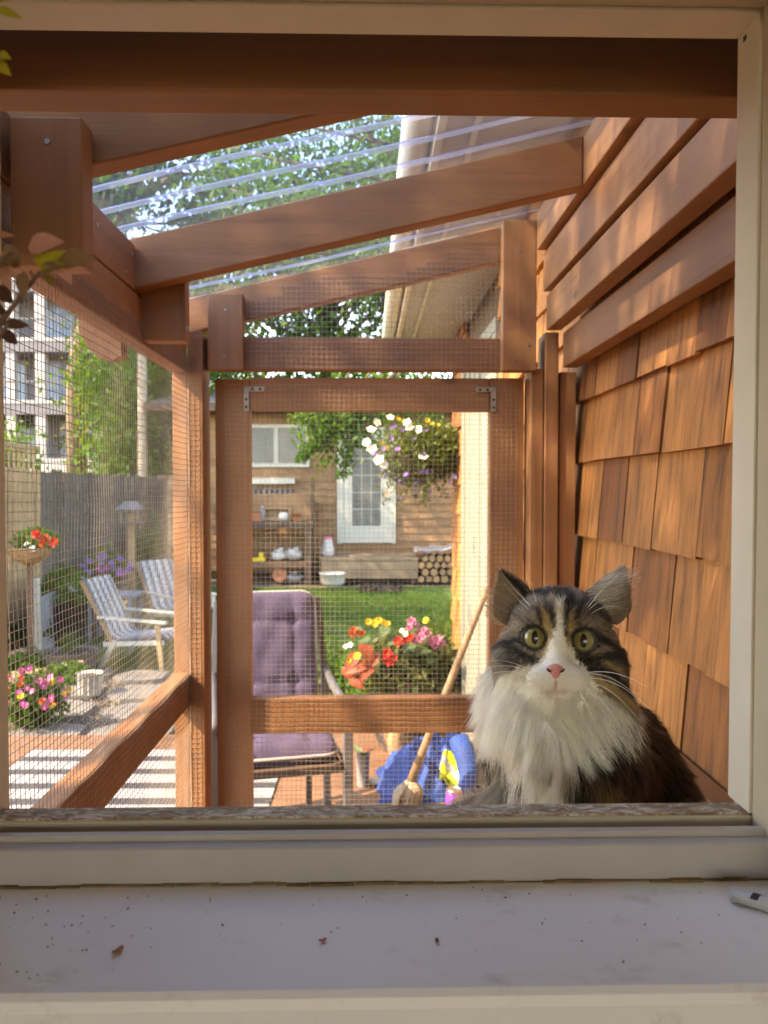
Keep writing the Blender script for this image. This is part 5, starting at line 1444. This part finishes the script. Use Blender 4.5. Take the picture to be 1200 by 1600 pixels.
def coat(pts,rng):
    n=len(pts); L=(pts-En)@HM.T; hp=np.stack([873+L[:,0]*KPX, 999-L[:,2]*KPX],1)
    ip=proj(pts)
    j=rng.normal(size=(n,2)); 
    head=(np.linalg.norm((pts-np.array(hl(0,.03,-.005)[:]))/np.array([1,1,1]),axis=1)<.092)&(L[:,2]>-.062)
    c=np.tile(C_BRN,(n,1))
    # body
    bp_=ip+j*7
    mix=.5+.5*np.sin(pts[:,0]*95+pts[:,2]*60+1.7*np.sin(pts[:,1]*50)); c=lerp(c,C_BLK,np.clip(mix*1.3-.1,0,1)*.92)
    c=lerp(c,C_TAN,(rng.uniform(size=n)<.10)*1.0*.6)
    stp_=np.sin(pts@np.array([60.,85.,-120.])+2*np.sin(pts[:,2]*45)); c=lerp(c,C_TAN*.75,np.clip(stp_*2-1.1,0,1)*.7)
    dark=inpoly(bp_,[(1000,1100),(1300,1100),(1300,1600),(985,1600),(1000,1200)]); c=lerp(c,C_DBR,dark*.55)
    c=lerp(c,C_GOLD,stroke(bp_,[(935,1205),(945,1235)],13)*.8); c=lerp(c,np.array([.20,.085,.04]),stroke(bp_,[(1000,1200),(1010,1222)],16)*.35)
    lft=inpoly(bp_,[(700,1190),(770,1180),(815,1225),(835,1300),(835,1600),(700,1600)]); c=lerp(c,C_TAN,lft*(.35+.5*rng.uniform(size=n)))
    front=pts[:,1]<.865
    ruff=inpoly(bp_,[(700,1030),(1000,1030),(1006,1070),(985,1115),(945,1135),(918,1140),(905,1165),(893,1210),(885,1300),(890,1420),(825,1420),(832,1240),(808,1185),(775,1150),(700,1130)])&front
    c=lerp(c,C_WHITE,ruff*1.0)
    c=lerp(c,C_BLK,(stroke(bp_,[(930,1165),(945,1200),(985,1205)],7)*.9)*(~ruff+.35))
    c=lerp(c,C_WHITE,(inpoly(bp_,[(825,1150),(905,1150),(895,1230),(880,1500),(828,1500)])&front)*1.0)
    paws=(pts[:,2]<-.415)&(pts[:,1]<.80); c=lerp(c,C_WHITE,paws*1.0)
    # head
    h=np.tile(C_TAN*.85,(n,1)); q=hp+j*1.3
    tick=rng.uniform(size=n); h=lerp(h,C_BLK,(tick<.30)*.75); h=lerp(h,C_TAN,(tick>.78)*.8)
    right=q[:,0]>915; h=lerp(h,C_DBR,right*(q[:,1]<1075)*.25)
    B=lambda pts_,w,s=1.0: np.clip(stroke(q,pts_,w*1.25)*s*1.25,0,1)
    h=lerp(h,C_BLK,B([(860,925),(885,922),(893,938),(880,948)],9,.9)); h=lerp(h,C_BLK,B([(850,930),(835,922),(815,915)],8,.85))
    h=lerp(h,C_GOLD,B([(853,962),(851,985),(854,1012)],9,.95)); h=lerp(h,C_GOLD,B([(890,968),(889,990),(888,1010)],8,.85))
    h=lerp(h,C_TAN,B([(858,935),(868,948)],4,.9)); h=lerp(h,C_TAN,B([(895,950),(884,958)],4,.9))
    h=lerp(h,C_BLK,B([(852,952),(862,960),(866,975)],4,.9)); h=lerp(h,C_BLK,B([(897,948),(885,958),(882,975)],4,.9))
    h=lerp(h,C_BLK,B([(842,955),(847,975)],4,.8)); h=lerp(h,C_BLK,B([(899,972),(901,952),(912,940)],5,.85)); h=lerp(h,C_BLK,B([(884,985),(886,992)],4,.7))
    for pts_,w,s in [([(815,998),(795,1004),(775,1012)],4,.95),([(800,1010),(812,1024),(832,1033)],8,.85),([(785,1028),(805,1040)],6,.7),([(790,960),(812,968)],5,.5),([(800,940),(825,955)],5,.45),
                     ([(935,992),(955,1005),(975,1030),(985,1050)],7,.95),([(915,1032),(935,1026),(955,1018)],9,.9),([(920,1044),(950,1043),(968,1055)],6,.9),([(968,1060),(990,1080)],10,.9),
                     ([(915,955),(940,960),(965,975)],7,.6),([(920,935),(950,945)],7,.6),([(975,985),(985,1010)],10,.8),([(905,1020),(912,1034)],6,.8),([(838,1040),(850,1036)],4,.5)]:
        h=lerp(h,C_BLK,B(pts_,w,s))
    h=lerp(h,C_GOLD*.9,B([(945,1030),(968,1042)],4,.7)); h=lerp(h,C_GOLD,B([(925,1058),(950,1066),(975,1085)],7,.8)); h=lerp(h,C_TAN,B([(940,1008),(925,1018)],4,.8)); h=lerp(h,C_TAN,B([(812,1008),(830,1022)],3,.6))
    wq=q
    wh=inpoly(wq,[(871,950),(876,950),(879,985),(886,1008),(896,1022),(912,1040),(925,1058),(938,1076),(960,1088),(985,1105),(985,1180),(760,1180),(765,1090),(782,1056),(810,1046),(838,1040),(852,1024),(860,1006),(867,985)])
    h=lerp(h,C_WHITE,wh*1.0)
    h=lerp(h,C_WHITE,B([(874,945),(875,985)],5,.9))
    # eye rims
    for u,v in ((835,998),(912,999)):
        d=np.hypot(hp[:,0]-u,hp[:,1]-v); h=lerp(h,C_BLK,np.clip(1-(d-20)/4,0,1)*(d<27)*(~wh))
    h=lerp(h,np.array([.55,.22,.17]),stroke(hp,[(869,1062),(869,1074)],2.4)*.8); h=lerp(h,np.array([.62,.38,.30]),stroke(hp,[(858,1078),(870,1080),(884,1077)],4)*.55)
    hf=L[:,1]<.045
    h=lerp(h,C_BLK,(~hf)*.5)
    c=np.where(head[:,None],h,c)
    return c,head,L,hp,ip,ruff
cat=empty("cat",(.20,.86,-.45),label="fluffy brown tabby cat with white chest and blaze sitting behind the sill",cat="cat")
cat0=np.array([.20,.86,-.45])
# skin colours on the body mesh
rngc=np.random.default_rng(101)
cc_,head_v,*_r=coat(co,rngc)
body_me.color_attributes.new("coat",'FLOAT_COLOR','POINT').data.foreach_set("color",np.concatenate([cc_*.8,np.ones((nv_,1))],1).astype(np.float32).reshape(-1))
SKIN,_n,_b=new_mat("cat_coat"); at=_n.nodes.new("ShaderNodeAttribute"); at.attribute_name="coat"; _n.links.new(at.outputs[0],_b.inputs['Base Color']); _b.inputs['Roughness'].default_value=.9
body_me.materials.clear(); body_me.materials.append(SKIN)

# ---- ears (shells joined to the body mesh)
def ear_grid(base,tip,w0,side,openv,curl,n=14,m=15,pw=.75):
    base=np.array(base[:]); tip=np.array(tip[:]); side=np.array(side[:]); openv=np.array(openv[:])
    G=np.zeros((n+1,m,3))
    for i in range(n+1):
        s=i/n; w=w0*((1-s)**pw*(1+.25*math.sin(math.pi*s)))*(.72+.28*min(1,s/.3))+.0010; c=base*(1-s)+tip*s
        for k in range(m):
            t=-1+2*k/(m-1); a=t*curl
            G[i,k]=c+side*w*math.sin(a)/math.sin(min(curl,1.57))+openv*w*(1-math.cos(a))*1.15
    return G
ears=[]
# right ear of the picture: opens to the viewer and a little right
nR=(-view*.93+rt*.25+upv*.1).normalized(); bR=hpx(937,960,.042); tR=hpx(979,876,.040); sR=(rt*.90-upv*.40+view*.1).normalized(); 
ears.append((ear_grid(bR,tR,.0225,sR,nR,.95),nR,0))
# left ear: turned out sideways, its dark back faces the viewer's right
nL=(-rt*.62-view*.74-upv*.1).normalized(); bL=hpx(816,958,.040); tL=hpx(774,889,.034); sL=(rt*.70+upv*.62+view*.05).normalized()
ears.append((ear_grid(bL,tL,.0215,sL,nL,.95),nL,1))
bm=bmesh.new(); bm.from_mesh(body_me); lay=bm.verts.layers.float_color.get("coat")
for G,nn_,li in ears:
    n1,m1,_=G.shape
    nn0=np.array(nn_[:])
    for off,sgn in ((0,1),(-.0022,-1)):
        vv=[[bm.verts.new(Vector(G[i,k]+nn0*off)) for k in range(m1)] for i in range(n1)]
        for i in range(n1):
            for k in range(m1):
                edge=abs(k-(m1-1)/2)/((m1-1)/2)
                if sgn>0: colr=(.26,.165,.11) if not (li==1 and k>m1*.62) else (.018,.013,.011)
                else: colr=(.022,.016,.013) if li==1 else (.06,.04,.025)
                vv[i][k][lay]=(*colr,1)
        for i in range(n1-1):
            for k in range(m1-1):
                f=(vv[i][k],vv[i][k+1],vv[i+1][k+1],vv[i+1][k]); bm.faces.new(f if sgn>0 else f[::-1])
bm.to_mesh(body_me); bm.free()
body_me.polygons.foreach_set("use_smooth",[True]*len(body_me.polygons))
bo=link("body",body_me,None,cat,Matrix.Translation(Vector(-cat0)))

# ---- fur
tris=None
body_me.calc_loop_triangles(); nt_=len(body_me.loop_triangles); ti=np.empty(nt_*3,dtype=np.int32); body_me.loop_triangles.foreach_get("vertices",ti); ti=ti.reshape(-1,3)
cv=np.empty(len(body_me.vertices)*3,dtype=np.float32); body_me.vertices.foreach_get("co",cv); cv=cv.reshape(-1,3).astype(float)
bodytri=(ti<nv_).all(1); ti_b=ti[bodytri]
A,Bv,Cv=cv[ti_b[:,0]],cv[ti_b[:,1]],cv[ti_b[:,2]]
fnrm=np.cross(Bv-A,Cv-A); area=np.linalg.norm(fnrm,axis=1)/2; fnrm/=(2*area[:,None]+1e-12)
cen=(A+Bv+Cv)/3; tohead=np.linalg.norm(cen-np.array(hl(0,.03,-.01)[:]),axis=1)
facing=(fnrm*(-cen/np.linalg.norm(cen,axis=1,keepdims=True))).sum(1)
dens=np.where(tohead<.085,1.7e6,5.5e5)*np.where(facing>-.35,1.0,.25)*np.where(cen[:,2]<-.40,.35,1.0)
wgt=area*dens; Nf=int(wgt.sum()); rngf=np.random.default_rng(55)
idx=rngf.choice(len(ti_b),Nf,p=wgt/wgt.sum())
r1=np.sqrt(rngf.uniform(size=(Nf,1))); r2=rngf.uniform(size=(Nf,1))
root=A[idx]*(1-r1)+Bv[idx]*r1*(1-r2)+Cv[idx]*r1*r2
# smooth normals from vertex normals
vn=np.empty(len(body_me.vertices)*3,dtype=np.float32); body_me.vertices.foreach_get("normal",vn); vn=vn.reshape(-1,3)
nrm=vn[ti_b[idx,0]]*(1-r1)+vn[ti_b[idx,1]]*r1*(1-r2)+vn[ti_b[idx,2]]*r1*r2
nrm=nrm/(np.linalg.norm(nrm,axis=1,keepdims=True)+1e-9)
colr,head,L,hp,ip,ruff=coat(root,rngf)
# keep eyes and nose free
keep=np.ones(Nf,bool)
for u,v in ((835,998),(912,999)): keep&=~((np.hypot(hp[:,0]-u,hp[:,1]-v)<17.5)&(L[:,1]<.03)&head)
keep&=~((stroke(hp,[(856,1041),(869,1050),(882,1041)],8)>.25)&(L[:,1]<0)&head)
root,nrm,colr,head,L,hp,ip,ruff=[x[keep] for x in (root,nrm,colr,head,L,hp,ip,ruff)]; Nf=len(root)
# flow
nose=np.array(hl(0,-.028,-.022)[:]); out=root-nose; dist=np.linalg.norm(out,axis=1,keepdims=True); out/=dist
fh=out.copy()
bridge=np.clip(1-np.abs(L[:,0])/.018,0,1)*(L[:,2]>-.02); fh+=np.array(upv[:])*bridge[:,None]*1.2
cheek=np.clip((np.abs(L[:,0])-.018)/.02,0,1)*(L[:,2]<.012); fh+=(-np.array(upv[:])*.8)*cheek[:,None]
chin=(L[:,2]<-.04); fh+=(-np.array(upv[:])*.9)*chin[:,None]
fb=np.tile(np.array([.18,.25,-1.0]),(Nf,1)); side=(root[:,0]-.186); fb[:,0]+=side*4*(root[:,1]<.87); fb[:,1]+=np.where(root[:,1]<.83,-.35,.3)
fb+=np.stack([.55*np.sin(root[:,2]*60+root[:,0]*40),.3*np.sin(root[:,0]*70),.2*np.sin(root[:,0]*90+root[:,2]*30)],1)
flow=np.where(head[:,None],fh,fb)
tan=flow-nrm*(flow*nrm).sum(1,keepdims=True); tan/=np.linalg.norm(tan,axis=1,keepdims=True)+1e-9
ln=np.where(head, .003+.085*np.clip(dist[:,0]-.012,0,.13)**1.0, .032)
ln=np.where(head&(np.abs(L[:,0])>.036)&(L[:,2]<.01), ln*1.55, ln)
ln=np.where(head&(L[:,2]>.012)&(np.abs(L[:,0])<.035), .0085, ln)
ln=np.where(head&(L[:,2]<-.046), .017, ln)
ln=np.where(ruff&~head, .038, ln)
ln=np.where((root[:,2]<-.40)&(root[:,1]<.82), .010, ln)
ln*=rngf.uniform(.65,1.15,Nf)
lift=np.where(head,.34,.42)*rngf.uniform(.6,1.4,Nf)
d0=tan*1.0+nrm*lift[:,None]*1.6+rngf.normal(size=(Nf,3))*.10; d0/=np.linalg.norm(d0,axis=1,keepdims=True)
d1=tan*1.0+nrm*lift[:,None]*.35+rngf.normal(size=(Nf,3))*.14; d1+=np.array([0,0,-.28])*np.clip(ln/.03,0,1)[:,None]; d1/=np.linalg.norm(d1,axis=1,keepdims=True)
NPT=5; ts=np.linspace(0,1,NPT)
curve=np.zeros((Nf,NPT,3))
for i,t in enumerate(ts): curve[:,i]=root-nrm*.001+ln[:,None]*(d0*(t-t*t*.5)+d1*(t*t*.5))
# clumps
CLRND=None
K=max(50,Nf//30); seeds=rngf.choice(Nf,K,replace=False)
kd=KDTree(K)
for i,s in enumerate(seeds): kd.insert(root[s],i)
kd.balance()
near=np.array([kd.find(r)[1] for r in root]); sd=seeds[near]
cl=np.where(head,.3,.66)*rngf.uniform(.35,1.1,Nf)
CLRND=rngf.normal(size=(K,3))[near]*np.where(head,.0014,np.where(ruff,.0055,.0030))[:,None]*rngf.uniform(.5,1,Nf)[:,None]; CLLEN=rngf.uniform(.72,1.12,K)[near]
for i,t in enumerate(ts[1:],1):
    tgt=curve[sd,i]+(root-root[sd])*.15
    w=(cl*t**1.3)[:,None]; curve[:,i]=curve[:,i]*(1-w)+tgt*w
    curve[:,i]=curve[:,0]+(curve[:,i]-curve[:,0])*np.where(head,1,CLLEN)[:,None]+CLRND*t*t
curve+= (rngf.normal(size=(Nf,1,3))*.0006)*ts[None,:,None]
tone=np.where(colr[:,0]>.6,rngf.uniform(.86,1.08,Nf),rngf.uniform(.62,1.25,Nf))[:,None]; colr=np.clip(colr*tone,0,.93)
# clump-wise tone
ct_=np.where(colr[:,0]>.6,rngf.uniform(.9,1.05,K)[near],rngf.uniform(.8,1.12,K)[near])[:,None]; colr=np.clip(colr*ct_,0,.93)
rad=np.where(head,.00011,.00014)[:,None]*np.array([1,1,.95,.75,.25])[None,:]

def hair_object(name,curve,rad,col,mat,parent):
    n,k,_=curve.shape
    hc=bpy.data.hair_curves.new(name); hc.add_curves([k]*n)
    hc.attributes["position"].data.foreach_set("vector",curve.astype(np.float32).reshape(-1))
    ra=hc.attributes.get("radius") or hc.attributes.new("radius",'FLOAT','POINT'); ra.data.foreach_set("value",np.broadcast_to(rad,(n,k)).astype(np.float32).reshape(-1))
    a=hc.attributes.new("fur_color",'FLOAT_COLOR','CURVE'); a.data.foreach_set("color",np.concatenate([col,np.ones((n,1))],1).astype(np.float32).reshape(-1))
    hc.materials.append(mat); hc.update_tag()
    o=bpy.data.objects.new(name,hc); COL.objects.link(o); o.parent=parent; o.matrix_local=Matrix.Translation(Vector(-cat0))
    return o
FUR,_n,_b=new_mat("cat_fur"); at=_n.nodes.new("ShaderNodeAttribute"); at.attribute_name="fur_color"
hb_=_n.nodes.new("ShaderNodeBsdfHairPrincipled"); hb_.parametrization='COLOR'; hb_.inputs['Roughness'].default_value=.42; hb_.inputs['Radial Roughness'].default_value=.5
_n.links.new(at.outputs[0],hb_.inputs['Color']); _n.links.new(at.outputs[0],_b.inputs['Base Color']); _b.inputs['Roughness'].default_value=.65; _b.inputs['Specular IOR Level'].default_value=.25
mx=_n.nodes.new("ShaderNodeMixShader"); mx.inputs[0].default_value=.6; _n.links.new(hb_.outputs[0],mx.inputs[1]); _n.links.new(_b.outputs[0],mx.inputs[2])
_n.links.new(mx.outputs[0],_n.nodes["Material Output"].inputs[0])
hair_object("fur",curve,rad,colr,FUR,cat)

# ear fur and tufts, brow hairs, whiskers
def bez(p0,d,L,droop,n=6,rng=rngf):
    t=np.linspace(0,1,n)[:,None]; p=np.array(p0)+np.array(d)*L*t+np.array(droop)*L*t*t; return p
es=[];ec=[];er=[]
for G,nn_,li in ears:
    nn0=np.array(nn_[:]); n1,m1,_=G.shape
    axis=G[-1,m1//2]-G[0,m1//2]; axis/=np.linalg.norm(axis)
    for q in range(4200):                        # outer and rim fur
        i=rngf.uniform(0,n1-1.01); k=rngf.uniform(0,m1-1.01); i0,k0=int(i),int(k); a,b=i-i0,k-k0
        p=(G[i0,k0]*(1-a)*(1-b)+G[i0+1,k0]*a*(1-b)+G[i0,k0+1]*(1-a)*b+G[i0+1,k0+1]*a*b)
        inner=rngf.uniform()<.45
        cen_=G[i0,m1//2]; outv=p-cen_
        n_=nn0*(1 if inner else -1)
        d=axis*.8+n_*.35+rngf.normal(size=3)*.25
        if inner: d=axis*.5+nn0*.5+rngf.normal(size=3)*.3
        d/=np.linalg.norm(d); Lh=rngf.uniform(.0025,.0055)*(1.6 if i<4 else 1)
        es.append(bez(p+n_*(.0 if inner else .0022),d,Lh,axis*.1)); 
        edge=abs(k-(m1-1)/2)/((m1-1)/2)
        if inner: c=(C_TAN*rngf.uniform(.7,1.3) if not (li==1 and k>m1*.6) else C_BLK)
        else: c=(C_BLK if (li==1 or rngf.uniform()<.6) else C_TAN)*rngf.uniform(.8,1.3)
        if edge>.93: c=C_TAN*rngf.uniform(.7,1.2)
        ec.append(c); er.append(.00009)
    for q in range(700 if li==0 else 600):       # long pale tufts inside
        i=rngf.uniform(0,n1*.72); i0=int(i); k=int(rngf.uniform(0,m1*.55))
        if li==0 and False: pass
        p=G[i0,k if li==0 else k]
        d=(np.array(rt[:])*.95+axis*.35-np.array(view[:])*.25) if li==0 else (-np.array(rt[:])*.85+axis*.15-np.array(view[:])*.25+np.array(upv[:])*.05)
        # start from the inner edge and sweep across the opening
        p=G[i0,m1//4] if False else p
        d=d+rngf.normal(size=3)*.22; d/=np.linalg.norm(d)
        es.append(bez(p,d,rngf.uniform(.007,.026 if li==0 else .014),axis*.25-np.array(upv[:])*.1)); ec.append((C_WHITE*1.0 if rngf.uniform()<(.6 if li==0 else .12) else C_TAN*(1.4 if li==0 else 1.1))*rngf.uniform(.7,1.1)); er.append(.00011)
es=np.array(es); ec=np.array(ec); er=np.array(er)
hair_object("ear_fur",es,er[:,None]*np.array([1,1,.9,.8,.6,.25])[None,:],ec,FUR,cat)
ws=[];
def wk(u0,v0,u1,v1,bow,y0=-.02,y1=-.05):
    a=np.array(hpx(u0,v0,y0)[:]); b=np.array(hpx(u1,v1,y1)[:]); t=np.linspace(0,1,12)[:,None]
    ws.append(a*(1-t)+b*t+np.array(upv[:])*bow*np.sin(math.pi*t))
for q in [(905,1050,1000,1062,.006),(908,1056,1005,1095,.008),(905,1060,990,1112,.008),(900,1064,965,1125,.006),(902,1052,985,1075,.007),(896,1066,930,1130,.004),(900,1060,950,1122,.005),
          (832,1052,760,1048,.004),(830,1056,752,1062,.004),(834,1060,765,1085,.006),(838,1062,790,1105,.005),(832,1050,770,1035,.003)]: wk(*q)
for q in [(848,962,772,882,-.004),(846,968,784,910,-.003),(845,965,815,935,.0),(842,960,828,908,0),(903,968,978,880,.003),(902,966,945,905,-.002),(905,972,980,948,.008),(904,970,960,930,.006),(901,964,925,930,0)]: wk(*q,y0=.005,y1=-.005)
ws=np.array(ws); WHM,_n,_b=new_mat("whisker"); _b.inputs['Base Color'].default_value=(.85,.80,.70,1); _b.inputs['Roughness'].default_value=.4
hair_object("whiskers",ws,np.linspace(.00030,.00006,12)[None,:],np.ones((len(ws),3))*.85,WHM,cat)

# eyes
EYE,_n,_b=new_mat("cat_eye")
t=_n.nodes.new("ShaderNodeTexCoord"); sp=_n.nodes.new("ShaderNodeSeparateXYZ"); _n.links.new(t.outputs['Object'],sp.inputs[0])
def mth(op,a,b=None,c=None):
    x=_n.nodes.new("ShaderNodeMath"); x.operation=op
    for i,v in enumerate((a,b,c)):
        if v is None: continue
        if hasattr(v,'links'): _n.links.new(v,x.inputs[i])
        else: x.inputs[i].default_value=v
    return x.outputs[0]
X_,Z_=sp.outputs[0],sp.outputs[2]
rr_=mth('SQRT',mth('ADD',mth('MULTIPLY',X_,X_),mth('MULTIPLY',Z_,Z_)))
pup=mth('SQRT',mth('ADD',mth('POWER',mth('DIVIDE',mth('ABSOLUTE',X_),.0029),2.0),mth('POWER',mth('DIVIDE',mth('ABSOLUTE',Z_),.0062),2.0)))
iris=ramp(_n,mth('DIVIDE',rr_,.0107),[(.0,(.15,.135,.035)),(.35,(.22,.20,.06)),(.7,(.27,.24,.085)),(.86,(.14,.12,.035)),(.93,(.012,.009,.007))])
fib=noise(_n,coords(_n,(300,300,300)),1,4); iris=mixc(_n,1.0,iris,ramp(_n,fib,[(.3,(.75,.75,.7)),(.7,(1.2,1.2,1.15))]),'MULTIPLY')
pm=_n.nodes.new("ShaderNodeMapRange"); pm.inputs[1].default_value=.92; pm.inputs[2].default_value=1.06; pm.inputs[3].default_value=1; pm.inputs[4].default_value=0; _n.links.new(pup,pm.inputs[0])
ecol=mixc(_n,pm.outputs[0],iris,(.003,.003,.003)); _n.links.new(ecol,_b.inputs['Base Color']); _b.inputs['Roughness'].default_value=.25; _b.inputs['Coat Weight'].default_value=1.0; _b.inputs['Coat Roughness'].default_value=.02; _b.inputs['Coat IOR'].default_value=1.4
LID=plain("eye_rim",(.022,.016,.013),.4,.2,60)
for (u,v) in ((835,998),(912,999.5)):
    c=hpx(u,v,.0055); tow=(-c).normalized()
    yax=-tow; xax=yax.cross(Vector((0,0,1))).normalized(); zax=xax.cross(yax)
    Mt=Matrix((xax,yax,zax)).transposed().to_4x4(); Mt.translation=c-Vector(cat0)
    vs=[];fs=[]; a_,b_=20,32
    m=MB()
    for i in range(a_+1):
        th=math.pi*i/a_
        for k in range(b_): ph=2*math.pi*k/b_; vs.append((.0114*math.sin(th)*math.cos(ph),-.0114*math.cos(th),.0114*math.sin(th)*math.sin(ph)))
    for i in range(a_):
        for k in range(b_): fs.append((i*b_+k,i*b_+(k+1)%b_,(i+1)*b_+(k+1)%b_,(i+1)*b_+k))
    eo=m.add(vs,fs).build("eye",EYE,cat,smooth=True); eo.matrix_local=Mt
    pts=[]
    for k in range(33):
        a=2*math.pi*k/32; rx,rz=.0100,.0096*(1.0 if math.sin(a)<0 else 1.0)
        ex_=1+.10*max(0,math.cos(a)*(1 if u>873 else -1))**6
        pts.append((rx*ex_*math.cos(a),-.0059+.0010*abs(math.cos(a)),rz*math.sin(a)))
    MB().tube(pts,.0016,8,False).build("eyelid",LID,eo,smooth=True)
# nose
NOSE,_n,_b=new_mat("nose_leather"); _b.inputs['Roughness'].default_value=.45; _b.inputs['Subsurface Weight'].default_value=.15; _b.inputs['Subsurface Radius'].default_value=(.004,.002,.001)
_n.links.new(ramp(_n,noise(_n,coords(_n,(400,400,400)),1,4),[(.3,(.62,.21,.17)),(.7,(.74,.30,.24))]),_b.inputs['Base Color'])
bm=bmesh.new(); bmesh.ops.create_icosphere(bm,subdivisions=4,radius=1)
for v_ in bm.verts:
    x,y,z=v_.co; w=.0088*(.30+.70*max(0,min(1,(z+1)/1.6))); 
    nost=math.exp(-((abs(x)*w-.0042)/.0016)**2-((z*.0066+.0002)/.0016)**2)*(y<0)
    v_.co=Vector((x*w, y*.0055+.0030*nost, z*.0066-.0012*abs(x)**2*(z>0)))
nm=bpy.data.meshes.new("nose"); bm.to_mesh(nm); bm.free(); nm.materials.append(NOSE)
no=link("nose",nm,None,cat,smooth=True); c=hpx(868.5,1048,-.0285); yax=view; xax=rt; Mt=Matrix((xax,yax,upv)).transposed().to_4x4(); Mt.translation=c-Vector(cat0); no.matrix_local=Mt
for sx in (-1,1):
    MB().tube([tuple(hl(sx*.0036-.0025,-.0335,-.0276)-Vector(cat0)),tuple(hl(sx*.0062-.0025,-.0325,-.0262)-Vector(cat0)),tuple(hl(sx*.0075-.0025,-.0305,-.0246)-Vector(cat0))],[.0007,.0011,.0004],6).build("nostril",LID,cat,smooth=True)
